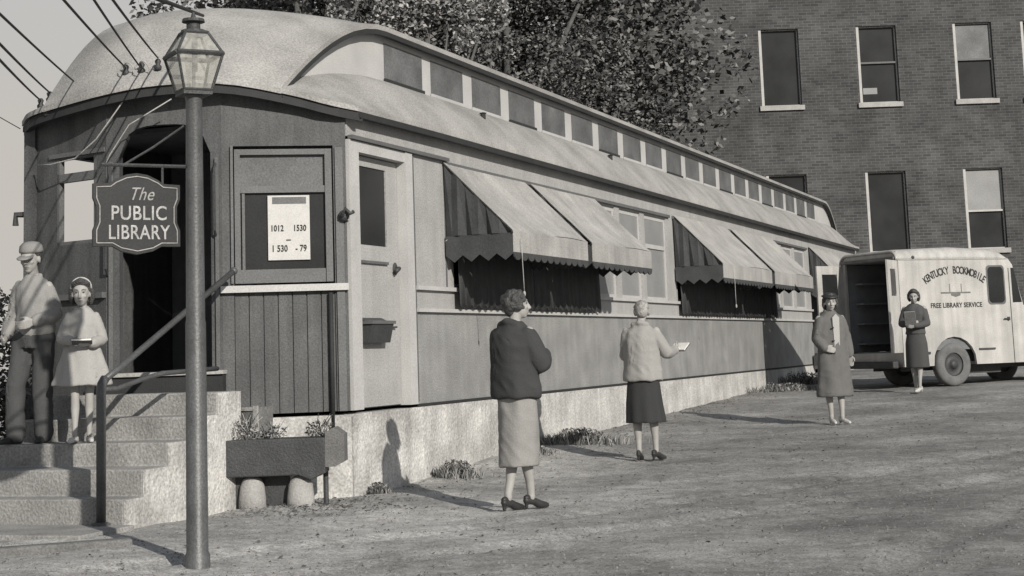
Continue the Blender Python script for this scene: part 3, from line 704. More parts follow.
# awnings
def awning(s0, s1, out=.74, zt=3.15, zv=2.41, zb=2.12, i=0):
    a = MB(); n = 14
    def P(s, t):  # slope with slight sag between the frame ends
        u = (s-s0)/(s1-s0); sag = .055*math.sin(math.pi*u)*math.sin(math.pi*t) + .018*noise.noise(Vector((s*2.2, t*2.5, 1)))*math.sin(math.pi*min(1, t*1.2)) + .014*math.sin(math.pi*2*u)*t
        return (s, -.02-out*t, zt+(zv-zt)*t - sag)
    rows = [[P(s0+(s1-s0)*k/n, t/6) for k in range(n+1)] for t in range(7)]
    vs = [p for r in rows for p in r]; m_ = n+1; o = len(vs); vs += [(x, y+.0, z-.012) for x, y, z in vs]
    fs = [(r*m_+k, r*m_+k+1, (r+1)*m_+k+1, (r+1)*m_+k) for r in range(6) for k in range(n)]
    fs += [tuple(o+q_ for q_ in reversed(f)) for f in fs]; a.add(vs, fs)
    root = a.build('awning', M['awn'], car, True)
    # valance with scallops and dark binding
    v = MB(); nsc = int((s1-s0)/.19); w_ = (s1-s0)/nsc; yv = -.02-out
    b = MB()
    for k in range(nsc):
        c = s0+w_*(k+.5); arc = [(c+w_/2*math.cos(t), zb+.055+.06*math.sin(t)*-1) for t in [math.pi*q_/6 for q_ in range(7)]]
        ctr = [(c+w_/2, zb+.06)] 
        v.prism([(c-w_/2, zv), (c-w_/2, zb+.075), (c+w_/2, zb+.075), (c+w_/2, zv)], 'y', yv-.006, yv+.004)
        b.prism([(c-w_/2+.004, zb+.074)] + [(x, z) for x, z in reversed(arc)] + [(c+w_/2-.004, zb+.074)], 'y', yv-.008, yv+.006)
    v.build('valance', M['awn'], root); b.build('scallop_trim', M['awn_dark'], root)
    # dark side gussets with folds, side valance
    for sx, dd in ((s0+.01, -1), (s1-.01, 1)):
        c = MB(); nf = 10; pts = []
        for r in range(nf+1):
            t = r/nf; y = -.02-out*t; top = zt+(zv-zt)*t - .012; bot = zv-.02 - .0*t
            pts.append((sx+.03*math.sin(t*22)*(1-t)*.6, y, top)); pts.append((sx+.035*math.sin(t*22+1), y, bot))
        c.add(pts, [(2*r, 2*r+1, 2*r+3, 2*r+2) for r in range(nf)])
        o_ = c.build('side_gusset', M['awn_dark'], root); sd = o_.modifiers.new('s', 'SOLIDIFY'); sd.thickness = .008
        c = MB(); ns = 4
        for k in range(ns):
            ya, yb = -.02-out*k/ns, -.02-out*(k+1)/ns
            c.prism([(ya, zv-.022), (ya, zb+.07), ((ya+yb)/2, zb), (yb, zb+.07), (yb, zv-.022)], 'x', sx-.005, sx+.005)
        c.build('side_valance', M['awn_dark'], root)
    MB().tube([(s0, -.02-out+.01, zv-.02), (s1, -.02-out+.01, zv-.02)], .014, 6).build('front_bar', M['iron'], root)
    return root
def awning_shade_sheet(root, s0, s1, zt=2.46, zb=1.66):  # dark scalloped sheet, added to stand in for the awning's shadow on the wall
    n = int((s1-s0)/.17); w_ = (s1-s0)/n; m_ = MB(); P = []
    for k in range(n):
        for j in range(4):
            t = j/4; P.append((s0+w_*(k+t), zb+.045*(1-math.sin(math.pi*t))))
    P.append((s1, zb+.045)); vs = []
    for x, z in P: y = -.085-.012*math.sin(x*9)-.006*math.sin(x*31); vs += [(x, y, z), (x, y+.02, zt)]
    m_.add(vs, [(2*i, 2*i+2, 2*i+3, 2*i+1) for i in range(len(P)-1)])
    o = m_.build('awning_shade_sheet', M['awn_dark'], root, True); sd = o.modifiers.new('s', 'SOLIDIFY'); sd.thickness = .006
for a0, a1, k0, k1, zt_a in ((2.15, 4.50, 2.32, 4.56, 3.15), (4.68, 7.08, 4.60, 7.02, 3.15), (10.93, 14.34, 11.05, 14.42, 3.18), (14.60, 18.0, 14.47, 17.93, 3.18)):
    awning_shade_sheet(awning(a0, a1, zt=zt_a), k0, k1)
for (x_, y_, z_) in ((3.9, .22, deck(.22)+.01), (.05, .8, 4.02), (8.6, .2, deck(.2)+.01)):
    MB().loft([(x_, y_, z_-.03, .03, .03), (x_, y_, z_+.03, .03, .03), (x_, y_, z_+.04, .045, .045), (x_, y_, z_+.05, .01, .01)], 10).build('roof_vent', M['gutter'], car)
awning(21.7, 24.7, zt=3.2)
for s in (2.3, 11.5):
    o = MB().tube([(s, -.79, 2.33), (s+.01, -.79, 2.1), (s+.05, -.78, 1.95), (s+.06, -.78, 1.80)], .0045, 6).ell((s+.06, -.78, 1.78), (.014, .014, .03)).build('pull_rope', M['stone'], car, True)
o = MB().tube([(2.18, -.03, 2.36), (2.2, -.06, 2.28), (2.22, -.05, 2.18)], .03, 7).build('rope_coil', M['white'], car, True)

# concrete steps
WR = .57
st = thing('concrete_steps', 'wide concrete steps leading up to the arched end doorway', 'steps', (P0.x, P0.y, 0), CAR_RZ)
lv = [(-2.67, .02+.2), (-2.42, .42), (-2.08, .60), (-1.73, .78), (-1.33, .96)]
prof = [(-1.0, -.4), (-2.67, -.4)]
zc = -.4
for s, z in lv: prof += [(s, prof[-1][1]), (s, z)]
prof += [(-1.0, .96)]
poly = [(s, z) for s, z in prof]
m2 = MB(); poly2 = [poly[0]] + poly[1:]
lowp = [(-1.0, -.4), (-2.67, -.4), (-2.67, .22), (-2.42, .22), (-2.42, .42), (-2.08, .42), (-2.08, .60), (-1.72, .60), (-1.72, -.4)]
m2.prism(poly2, 'y', WR, 2.25); m2.prism(lowp[1:], 'y', 2.251, 3.1); o = m2.build('stair_block', M['step'], st, bevel=.012)
m2 = MB()
pr = [(-1.0, -.4), (-2.66, -.4)]
for s, z in lv: pr += [(s+.004, pr[-1][1]), (s+.004, z-.004)]
pr += [(-1.0, .956)]
m2.prism(pr, 'y', WR-.03, WR-.001); m2.build('sunlit_side_facing', M['found'], st)  # paler than the stair block: sunlight on this side put into the colour
MB().box(-3.35, -2.671, WR-.1, 3.4, -.3, .035).build('landing_slab', M['step'], st, bevel=.01)
# handrail
hr = thing('handrail', 'dark iron pipe handrail rising from the bottom step to the car door', 'handrail', tuple(W3(-2.72, .73, .03)), CAR_RZ)
MB().tube([(0, 0, -.02), (0, 0, .98), (.01, 0, 1.04), (.05, 0, 1.08)], .036, 10).build('post', M['iron_post'], hr, True)
MB().tube([(.03, 0, 1.065), (.25, 0, 1.16), (1.93, 0, 1.94)], .026, 10).ell((1.95, 0, 1.95), (.035, .035, .035)).build('rail', M['iron_post'], hr, True)
MB().tube([(0, 0, 1.0), (.2, .0, 1.0), (.6, .04, 1.06), (.9, .05, 1.10), (1.75, .05, 1.12)], .02, 8).build('lower_rail', M['iron_post'], hr, True)
MB().loft([(0,0,.0,.07,.07), (0,0,.02,.07,.07), (0,0,.03,.045,.045)], 12).build('base_flange', M['iron_post'], hr)
# edging stone near the lamp
tag(MB().prism([(0,0),(.0,.13),(1.5,.15),(1.5,.02)], 'z', -.02, .07).build('edging_stone', M['wood_old'], bevel=.02), 'thin dark edging strip in the dirt beside the lamp post', 'edging')
o = bpy.data.objects['edging_stone']; o.location = W3(-3.52, -.06, -.02); o.rotation_euler = (0, 0, CAR_RZ + math.atan2(-1.06*-1, -.97) )

# notice in the end window
no = thing('hours_notice', 'white paper notice of opening hours hung in the dark end window', 'notice', tuple(W3(-.35, .5, 1.9)), 0)
Tn = car.matrix_basis.copy()
Tcar = Matrix.Translation((P0.x, P0.y, 0)) @ Matrix.Rotation(CAR_RZ, 4, 'Z')
def in_thing(root, T): 
    Rt = Matrix.Translation(root.location) @ Matrix.Rotation(root.rotation_euler.z, 4, 'Z'); return Rt.inverted() @ T
TN = in_thing(no, Tcar @ T0)
px0, px1 = .33, .70
MB(TN).box(px0, px1, .012, .018, 2.08, 2.655).build('sheet', M['paper'], no)
MB(TN).box(px0+.03, px1-.04, .009, .0115, 2.58, 2.64).build('heading_band', M['end_trim'], no)
def addtext(mb, txt, size, T, **k):
    vs, fs = text_mesh(txt, size, T, **k); mb.add(vs, fs)
tm = MB()
def FT(x, z, y=.008):           # text plane on facet 0 seen from outside: text runs from large x to small x
    T = TN @ frame_T((x, y, z), (-1, 0, 0), (0, 0, 1)); return T
addtext(tm, '1012', .075, FT(.62, 2.36), bold=.0015, sx=.75); addtext(tm, '1530', .075, FT(.42, 2.36), bold=.0015, sx=.75)
addtext(tm, '\u2013', .07, FT(.52, 2.26), bold=.002); addtext(tm, '1 530', .08, FT(.60, 2.18), bold=.0015, sx=.75); addtext(tm, '- 79', .08, FT(.41, 2.18), bold=.0015, sx=.75)
tm.build('lettering', M['ink'], no)
# ------------------------------------------------------------------ lamp post and sign
LX, LY = -2.03, 10.43
lp = thing('lamp_post', 'tall dark iron post carrying a glass lantern in front of the car', 'lamp post', (LX, LY, 0))
MB().loft([(0,0,-.3,.078,.078), (0,0,.03,.078,.078), (0,0,.05,.068,.068), (0,0,1.45,.064,.064), (0,0,1.47,.060,.060), (0,0,2.2,.056,.056), (0,0,2.86,.052,.052), (0,0,2.9,.06,.06)], 20).build('post', M['iron_post'], lp, True).modifiers.new('e','EDGE_SPLIT')
zb, zm, zt = 2.925, 3.155, 3.30
rb, rm_, rt_ = .125, .205, .10     # half-widths
Tl = Matrix.Rotation(R(28), 4, 'Z')
def sq(r, z): return [(r,-r,z),(r,r,z),(-r,r,z),(-r,-r,z)]
la = MB(Tl).box(-rb*.75, rb*.75, -rb*.75, rb*.75, zb-.03, zb).build('lantern', M['iron'], lp)
sr = .72
fr = MB(Tl); B_, M_, T_ = sq(rb*sr, zb), sq(rm_*sr, zm), sq(rt_*sr, zt)
for i in range(4):
    fr.tube([B_[i], M_[i]], .010, 6).tube([M_[i], T_[i]], .010, 6); j = (i+1) % 4
    fr.tube([B_[i], B_[j]], .010, 6).tube([M_[i], M_[j]], .016, 6).tube([T_[i], T_[j]], .013, 6)
fr.build('frame', M['iron'], la)
gl = MB(Tl)
for i in range(4):
    j = (i+1) % 4; gl.quad(B_[i], B_[j], M_[j], M_[i]); gl.quad(M_[i], M_[j], T_[j], T_[i])
gl.build('glass', M['lamp_glass'], la)
MB(Tl).tube([(0,0,zb), (0,0,zt)], .012, 8).tube([(.02,.02,zm-.1), (.02,.02,zt)], .012, 6).build('burner', M['iron'], la)
MB().loft([(0,0,zt-.005,.085,.085), (0,0,zt+.02,.08,.08), (0,0,zt+.03,.045,.045), (0,0,zt+.07,.045,.045), (0,0,zt+.075,.075,.075), (0,0,zt+.095,.07,.07), (0,0,zt+.10,.02,.02), (0,0,zt+.14,.008,.008)], 14).build('cap', M['iron'], la)
# sign
sA, sB = Vector((-2.60, 10.12, 0)), Vector((-2.12, 10.40, 0)); ux = (sB-sA).normalized(); SW = (sB-sA).length
sg = thing('hanging_sign', 'black shaped board reading The Public Library hung beside the lamp post', 'sign', (sA.x, sA.y, 1.88), math.atan2(ux.y, ux.x))
def outline(k=0):
    a = k; W_ = SW
    top = [(W_-a, .44-a), (W_*.80, .445-a), (W_*.74, .47-a), (W_*.62, .50-a), (W_*.5, .51-a), (W_*.38, .50-a), (W_*.26, .47-a), (W_*.2, .445-a), (a, .44-a)]
    bot = [(a, .05+a), (W_*.22, .05+a), (W_*.32, .02+a), (W_*.5, .0+a), (W_*.68, .02+a), (W_*.78, .05+a), (W_-a, .05+a)]
    side = lambda x: []
    return bot + [(W_-a, .15), (W_-a-.02, .2), (W_-a-.02, .30), (W_-a, .35)] + top + [(a, .35), (a+.02, .30), (a+.02, .2), (a, .15)]
MB().prism(outline(), 'y', -.012, .012).build('board', M['signboard'], sg, bevel=.002)
ol = [(x, -.016, z) for x, z in outline(.022)]; 
MB().tube(ol+[ol[0]], .0035, 5).build('border', M['stone'], sg)
tm = MB()
addtext(tm, 'PUBLIC', .125, frame_T((SW*.52, -.013, .255), (1,0,0), (0,0,1)), bold=.0012, sx=.86, ext=.003)
addtext(tm, 'LIBRARY', .125, frame_T((SW*.52, -.013, .135), (1,0,0), (0,0,1)), bold=.0012, sx=.80, ext=.003)
tm.build('lettering', M['letter'], sg)
tm = MB(); addtext(tm, 'The', .115, frame_T((SW*.54, -.013, .375), (1,0,0), (0,0,1)), shear=.4, sx=.85, ext=.003); tm.build('script_lettering', M['pot'], sg)
MB().tube([(SW*.1, 0, .56), (SW+.06, 0, .56)], .012, 7).tube([(SW*.2, 0, .44), (SW*.2, 0, .56)], .008, 6).tube([(SW*.8, 0, .44), (SW*.8, 0, .56)], .008, 6).tube([(SW*.35, 0, .56), (SW*.7, 0, .68), (SW+.03, 0, .82)], .008, 6).build('bracket', M['iron'], sg)
# wires
def wire(a, b, sag, lab, r=.009):
    a, b = Vector(a), Vector(b); L = []
    for k in range(25):
        t = k/24; p = a.lerp(b, t); p.z -= sag*4*t*(1-t); L.append(p)
    tag(MB().tube(L, r, 6).build('overhead_wire', M['wire'], sm=True), lab, 'wire', 'wires running from the car hood to the upper left')
def ext(e, through):      # extend from e past 'through'
    e, t = Vector(e), Vector(through); return e + (t-e)*2.2
ends = [((75,82),(-.6,2.49,3.82),(-2.51,8,2.97)), ((48,95),(-.7,2.70,3.73),(-2.51,8,2.82)), ((35,102),(-.62,2.86,3.68),(-2.51,8,2.74)),
        ((148,74),(-.95,1.70,3.83),(-2.17,8,3.0)), ((160,75),(-.93,1.55,3.81),(-2.03,8,3.0)), ((172,60),(-.9,1.40,3.9),(-1.93,8,2.99))]
labs = ['wire meeting the hood at its left tip, topmost of that trio', 'middle wire of the trio ending at the left tip of the hood', 'lowest wire of the trio ending at the left tip of the hood',
        'wire left of the pair that ends beside the lantern', 'middle wire ending at the hood just left of the lantern', 'wire passing closest to the lantern glass']
for (_, e, f_), lb in zip(ends, labs): wire(W3(*e), ext(W3(*e), f_), .03, lb, .0075)
wire(W3(-.3, 1.3, 4.38), ext(W3(-.3, 1.3, 4.38), (-1.82, 8, 3.03)), .0, 'thick black cable reaching the roof above the lantern', .014)
wire(W3(-.8, 2.95, 3.4), (-5.2, 9, 4.2), .05, 'thin slack wire running off from the car corner post', .004)

# ------------------------------------------------------------------ planter
pl = thing('planter', 'dark trough planter on two pale rounded feet at the car corner', 'planter', tuple(W3(-.98, .22, 0)), 0)
# trough spans pixel x 230..342 : about 0.95 m
MB().prism([(-.40,.26),(-.44,.56),(.42,.56),(.42,.27),(.30,.22),(.20,.26)], 'y', -.14, .16).build('trough', M['iron'], pl, bevel=.01)
MB().prism([(.42,.32),(.42,.60),(.50,.64),(.58,.58),(.58,.36),(.50,.32)], 'y', -.13, .12).build('end_box', M['wood_old'], pl)
MB().prism([(-.42,.30),(-.34,.0),(-.10,.0),(-.2,.30)], 'y', .0, .14).prism([(-.2,.3),(-.10,.0),(.12,.0),(.1,.3)], 'y', .04, .14).build('back_board', M['iron'], pl)
for x in (-.20, .20):
    MB().loft([(x,-.02,-.05,.115,.10),(x,-.02,.08,.112,.10),(x,-.02,.18,.10,.09),(x,-.02,.235,.075,.07),(x,-.02,.258,.03,.03)], 24).build('foot', M['pot'], pl, True)
MB().tube([(.40, .06, 0), (.40, .06, .34)], .022, 8).build('stake', M['iron'], pl)
bx_ = pl.location
def plant(dx, dy, r, n, lab, m='leaf_pale'):
    mb = MB(); leaves(mb, (0, 0, r*.2), (r, r*.6, r*.6), int(n*.6), .014, -.5)
    for k in range(14): mb.tube([(random.uniform(-.5,.5)*r,0,-.03),(random.uniform(-1,1)*r, random.uniform(-.4,.4)*r, r*random.uniform(.6,1.3))], .003, 4)
    o = mb.build('potted_plant', M[m]); o.location = (bx_.x+dx, bx_.y+dy, .59); tag(o, lab, 'plant', 'plants in the trough planter')
plant(-.28, 0, .17, 420, 'pale bushy plant at the step end of the trough planter'); plant(.0, 0, .10, 160, 'small sparse plant in the middle of the trough planter'); plant(.37, 0, .13, 300, 'upright leafy plant at the corner end of the trough', 'weed')
cb = thing('wooden_crate', 'small weathered wooden crate standing on a block behind the planter', 'crate', tuple(W3(-.86, .52, .62)), CAR_RZ+R(-100))
MB().box(-.15,.15,-.1,.1,0,.2).build('body', M['wood_old'], cb); MB().box(-.16,-.11,-.115,-.101,-.01,.21).box(.11,.16,-.115,-.101,-.01,.21).box(-.11,.11,-.113,-.101,.17,.2).build('batten', M['pot'], cb)
tag(MB().prism([(-.2,0),(-.18,.62),(.17,.62),(.2,0)], 'y', -.13, .13).build('stone_block', M['wood_old'], bevel=.02), 'rough block supporting the small wooden crate', 'block')
o = bpy.data.objects['stone_block']; o.location = W3(-.86, .52, 0)

# ------------------------------------------------------------------ bookmobile van
VH = R(24.9); VZ = G(7.4, 28.5)
van = thing('delivery_van', 'cream panel van with open rear doors and lettering on its side', 'van', (6.45, 28.05, VZ), VH)
# local x forward, y to the left (away from the yard side); side facing us at y=0, width 1.6
VW, ZF, ZR = 1.62, .36, 2.34
def rounded(zt, zb, r=.16, y0=0, y1=VW):
    P = [(y0, zb)]
    for k in range(6):
        t = math.pi/2*k/5; P.append((y0+r-r*math.cos(t), zt-r+r*math.sin(t)))
    for k in range(6):
        t = math.pi/2*k/5; P.append((y1-r+r*math.sin(t), zt-r+r*math.cos(t)))
    return P + [(y1, zb)]
WH, WRd = 1.08, .37
def side_poly():              # outline of the side in x,z with wheel arch cut
    pts = [(0, ZF+.02), (.0, 2.28)]
    pts = [(0, ZR-.18), (0, ZF)]
    pts += [(WH-.46, ZF)] + [(WH-.46*math.cos(math.pi*k/10), .40+.44*math.sin(math.pi*k/10)) for k in range(1, 10)] + [(WH+.46, ZF)]
    pts += [(3.95, ZF), (3.95, 1.25), (2.65, 1.35), (2.46, ZR-.28), (2.38, ZR-.18)]
    return pts
mb = MB(); sp = side_poly()
mb.prism(sp, 'y', 0, .05).prism(sp, 'y', VW-.05, VW)
# roof, lofted with rounded shoulders
secs = []
for x, dz, dy in ((-.04,-.03,.0),(0,0,0),(1.2,.04,0),(2.1,0,0),(2.28,-.05,.02),(2.40,-.13,.05),(2.46,-.22,.08)):
    P = []
    for k in range(7):
        t = math.pi/2*k/6; P.append((dy+.18-.18*math.cos(t), ZR-.18+(.18+dz)*math.sin(t)))
    for k in range(7):
        t = math.pi/2*k/6; P.append((VW-dy-.18+.18*math.sin(t), ZR-.18+(.18+dz)*math.cos(t)))
    secs.append([(x, y, z) for y, z in P])
n = len(secs[0]); vs = [p for s_ in secs for p in s_]
rfs = [(i*n+k, i*n+k+1, (i+1)*n+k+1, (i+1)*n+k) for i in range(len(secs)-1) for k in range(n-1)] 
rf = MB().add(vs, [tuple(reversed(f)) for f in rfs]).build('roof', M['van'], van, True); sd = rf.modifiers.new('s', 'SOLIDIFY'); sd.thickness = .03; sd.offset = -1
mb.box(3.95, 3.99, .0, VW, ZF, 1.1).box(2.65, 3.95, .05, VW-.05, 1.2, 1.28)
mb.box(0, .55, .05, VW-.05, ZF, ZF+.05).box(.55, 1.6, .26, VW-.26, ZF, ZF+.05).box(1.6, 2.6, .05, VW-.05, ZF, ZF+.05)
mb.box(0, .04, .05, .12, ZF, ZR-.03).box(0, .04, VW-.12, VW-.05, ZF, ZR-.03).box(0, .04, .12, VW-.12, ZR-.17, ZR-.03).box(0,.04,.12,VW-.12,ZF,.60)
mb.build('body', M['van'], van)
MB().box(-.06, .0, .05, VW-.05, ZR-.17, ZR-.12).build('drip_rail', M['wood_old'], van)
MB().box(.05, 2.4, .26, VW-.26, ZF+.055, .62).box(.05, .6, .06, .26, ZF+.055, .62).box(1.9, 1.95, .06, VW-.06, .62, 2.2).box(.06, 1.9, .06, .10, .62, 2.15).box(.06, 1.9, VW-.10, VW-.06, .62, 2.15).box(.05,2.3,.1,VW-.1,2.16,2.19).build('interior', M['inside'], van)
for k in range(4): MB().box(.2, 1.8, VW-.32, VW-.101, .75+.35*k, .78+.35*k).build('book_shelf', M['inside'], van)
MB().box(-.16, -.04, .1, VW-.1, .34, .46).box(-.10,.0,.2,.3,.36,.42).box(-.10,.0,VW-.3,VW-.2,.36,.42).build('rear_bumper', M['iron'], van, bevel=.02)
# side window, seams, trim
def rrect(x0, x1, z0, z1, r=.07):
    P = []
    for cx, cz, a0 in ((x1-r, z1-r, 0), (x0+r, z1-r, 90), (x0+r, z0+r, 180), (x1-r, z0+r, 270)):
        for k in range(5):
            t = R(a0+90*k/4); P.append((cx+r*math.cos(t), cz+r*math.sin(t)))
    return P
MB().prism(rrect(1.90, 2.24, 1.40, 2.02), 'y', -.012, .0).build('side_window', M['glass_dark'], van)
MB().prism(rrect(1.87, 2.27, 1.37, 2.05), 'y', -.006, -.001).build('window_rubber', M['end_trim'], van)
MB().box(2.36, 2.372, -.006, -.001, ZF, 2.0).box(.25, .55, -.02, -.001, .56, .60).box(1.60, 1.95, -.02, -.001, .60, .63).build('side_trim', M['iron'], van)
MB().add([(2.42,-.006,1.40),(2.62,-.006,1.40),(2.48,-.006,2.0),(2.42,-.006,2.0)], [(0,1,2,3)]).build('quarter_glass', M['glass_dark'], van)
MB().add([(2.48,.06,2.06),(2.48,VW-.06,2.06),(2.68,VW-.06,1.34),(2.68,.06,1.34)], [(0,1,2,3)]).build('windshield', M['glass_dark'], van)
MB().prism([(2.60,1.24),(2.66,1.36),(3.9,1.22),(4.0,1.0),(4.0,.5),(3.9,.5)], 'y', .12, VW-.12).build('hood', M['van'], van, True).modifiers.new('e','EDGE_SPLIT')
MB().ell((3.35, .02, .75), (.55, .16, .28)).build('fender', M['van'], van, True)
MB().ell((4.0, .3, .85), (.06, .1, .1)).build('headlight', M['stone'], van, True)
MB().ell((4.0, VW-.3, .85), (.06, .1, .1)).build('headlight', M['stone'], van, True)
MB().tube([(2.8,-.01,1.5),(2.85,-.2,1.55),(2.86,-.2,1.72)], .012, 6).box(2.83,2.86,-.27,-.13,1.68,1.86).build('mirror', M['iron'], van)
def wheel(x, y, s_):
    Tw = Matrix.Translation((x, y, WRd)) @ Matrix.Rotation(R(90), 4, 'X')
    w_ = MB(Tw); prof = [(.20,-.07),(.27,-.095),(.33,-.09),(.365,-.06),(.37,0),(.365,.06),(.33,.09),(.27,.095),(.20,.07)]
    sg_ = 36; vs = [(r*math.cos(6.2832*k/sg_), r*math.sin(6.2832*k/sg_), z) for k in range(sg_) for r, z in prof]; n_ = len(prof)
    w_.add(vs, [(k*n_+i, ((k+1)%sg_)*n_+i, ((k+1)%sg_)*n_+i+1, k*n_+i+1) for k in range(sg_) for i in range(n_-1)])
    t = w_.build('wheel', M['tyre'], van, True)
    r = MB(Tw); r.loft([(0,0,-.05,.215,.215),(0,0,.03,.215,.215),(0,0,.05,.20,.20),(0,0,.035,.17,.17),(0,0,.02,.12,.12),(0,0,.06,.07,.07),(0,0,.09,.06,.06),(0,0,.095,.02,.02)], 24); r.build('rim', M['iron'], t, True)
wheel(WH, .12, 1); wheel(3.35, .12, 1); wheel(WH, VW-.12, 1); wheel(3.35, VW-.12, 1)
MB().box(.3, 3.6, .35, .5, .28, .36).box(.3, 3.6, VW-.5, VW-.35, .28, .36).box(WH-.05, WH+.05, .15, VW-.15, .32, .42).box(1.6,2.3,.3,.7,.2,.36).box(WH-.42,WH+.42,.2,.24,.35,.85).build('chassis', M['iron'], van)
# rear doors, open
dp = rrect(-.68, .0, .60, 2.17, .05)
TdL = Matrix.Translation((0, VW-.02, 0)) @ Matrix.Rotation(R(188), 4, 'Z') 
def rdoor(T, sgn, w_=.62):
    d = MB(T); d.box(0, w_*sgn if sgn > 0 else 0, -.02, .02, 0, 0) if False else None
    x0, x1 = (0, w_) if sgn > 0 else (-w_, 0)
    a, b = x0+.14, x1-.12
    d.box(x0, a, -.02, .02, .60, 2.15).box(b, x1, -.02, .02, .60, 2.15).box(a, b, -.02, .02, 2.0, 2.15).box(a, b, -.02, .02, .60, 1.55)
    o = d.build('rear_door', M['van'], van, bevel=.005)
    g_ = MB(T).prism(rrect(a-.004, b+.004, 1.546, 2.004, .10), 'y', -.012, .012); g_.build('door_window', M['glass_dark'], o)
    MB(T).box(x0+.06 if sgn < 0 else x1-.1, x0+.1 if sgn < 0 else x1-.06, -.045, -.021, 1.2, 1.4).build('handle', M['iron'], o)
rdoor(TdL, 1)
rdoor(Matrix.Translation((-.01, .03, 0)) @ Matrix.Rotation(R(215), 4, 'Z'), 1, .55)
# lettering
tm = MB(); txt = 'KENTUCKY BOOKMOBILE'; cx_, cz_, rad = 1.18, 1.02, .95
import itertools
ncs = len(txt)
for i, ch in enumerate(txt):
    if ch == ' ': continue
    a = R(143 - (143-37)*i/(ncs-1)); x_, z_ = cx_+.78*math.cos(a), 1.55+.42*math.sin(a)
    nx_, nz_ = math.cos(a)/.78, math.sin(a)/.42; L_ = math.hypot(nx_, nz_); nx_, nz_ = nx_/L_, nz_/L_
    addtext(tm, ch, .18, frame_T((x_, -.003, z_), (nz_, 0, -nx_), (nx_, 0, nz_)), bold=.0035, sx=.68, ext=.002)
addtext(tm, 'FREE LIBRARY SERVICE', .115, frame_T((1.18, -.003, 1.37), (1,0,0), (0,0,1)), bold=.0025, sx=.92, ext=.002)
tm.build('lettering', M['ink'], van)
MB().box(.86, 1.5, -.004, -.001, 1.575, 1.60).prism([(1.08,1.54),(1.18,1.515),(1.28,1.54),(1.28,1.575),(1.08,1.575)], 'y', -.004, -.001).box(1.05, 1.065, -.004, -.001, 1.60, 1.74).box(1.30, 1.315, -.004, -.001, 1.60, 1.74).build('emblem', M['wood_old'], van)
MB().box(.02, 2.36, -.010, .01, ZR-.185, ZR-.17).build('body_seam', M['pot'], van)
MB().tube([(2.30, -.03, 1.12), (2.18, -.035, 1.12)], .012, 6).box(2.27, 2.31, -.03, 0, 1.09, 1.15).build('door_handle', M['iron'], van)
MB().ell((.32, -.0, 2.2), (.03, .02, .03)).build('marker_lamp', M['iron'], van)
# ------------------------------------------------------------------ people
def cloth(name, v, w_=.0, sc_=60): return mat(name, g(v, w_), .9, (2.5, .07), (110, .12), .2, 90)
def hand(mb, wr, d, pn, side, s=1.0, curl=.5):
    # wr wrist, d finger direction, pn palm normal (fingers curl toward it), side vector toward the thumb
    wr, d, pn = Vector(wr), Vector(d).normalized(), Vector(pn).normalized(); pn = (pn - d*pn.dot(d)).normalized(); sd = Vector(side); sd = (sd - d*sd.dot(d) - pn*sd.dot(pn)).normalized()
    for k in range(5):       # palm as fused struts
        o = sd*(.030-.015*k)*s; mb.limb([wr + o*.5, wr + d*.045*s + o, wr + d*.085*s + o*1.05], [.015*s, .014*s, .012*s], 8)
    ln = [.068, .076, .070, .055]
    for k in range(4):
        b = wr + d*.085*s + sd*(.032-.021*k)*s; L = ln[k]*s; p = [b]; dd = d.copy()
        for j in range(3):
            dd = (dd*math.cos(curl*.9) + pn*math.sin(curl*.9)).normalized(); p.append(p[-1] + dd*L*(.42, .32, .26)[j])
        mb.limb(p, [.0095*s, .009*s, .0085*s, .0075*s], 7)
    t0 = wr + d*.02*s + sd*.022*s; t1 = t0 + (d*.6 + sd*.7 + pn*.25).normalized()*.038*s; t2 = t1 + (d*.9 + sd*.25 + pn*.4).normalized()*.03*s; t3 = t2 + (d + pn*.6).normalized()*.022*s
    mb.limb([t0, t1, t2, t3], [.014*s, .0115*s, .010*s, .0085*s], 7)
def head(mb, c, rz, tilt=0, s=1.0):
    Rm = Matrix.Translation(c) @ Matrix.Rotation(rz, 4, 'Z') @ Matrix.Rotation(tilt, 4, 'X') @ Matrix.Scale(s, 4)
    o = mb.T; mb.T = Rm
    mb.ell((0, -.012, .025), (.072, .09, .085), seg=20, rings=14)           # skull
    mb.ell((0, .018, -.035), (.055, .066, .075), seg=18, rings=12)         # face
    mb.ell((0, .045, -.088), (.028, .026, .022))                           # chin
    mb.limb([(0, .080, .018), (0, .094, -.012), (0, .102, -.032)], [.008, .010, .013], 8)
    mb.ell((.010, .092, -.036), (.008, .009, .007)); mb.ell((-.010, .092, -.036), (.008, .009, .007))
    mb.limb([(-.04, .066, .026), (0, .080, .024), (.04, .066, .026)], [.008, .010, .008], 7)  # brow
    for x in (-1, 1):
        mb.ell((x*.034, .062, -.026), (.020, .018, .018)); mb.ell((x*.073, -.004, -.012), (.010, .018, .030))
    mb.limb([(-.018, .074, -.060), (0, .084, -.058), (.018, .074, -.060)], [.006, .007, .006], 7)
    mb.limb([(-.016, .072, -.070), (0, .081, -.070), (.016, .072, -.070)], [.006, .008, .006], 7)
    mb.T = o
    return Rm
def face_bits(Rm, root, body, k_=1):
    e = MB(Rm)
    for x in (-1, 1): e.ell((x*.029, .0735, .006), (.010, .006, .0045), seg=10, rings=7)
    e.build('eyes', M['eye'], root, True)
    e = MB(Rm)
    for x in (-1, 1): e.limb([(x*.016, .0845, .026), (x*.030, .080, .031), (x*.046, .066, .026)], [.0028, .0034, .002], 6)
    if k_: e.build('eyebrows', M['brow'], root, True)
    e = MB(Rm); e.limb([(-.019, .0755, -.064), (0, .0885, -.063), (.019, .0755, -.064)], [.003, .0055, .003], 7).build('lips', M['lip'], root, True)
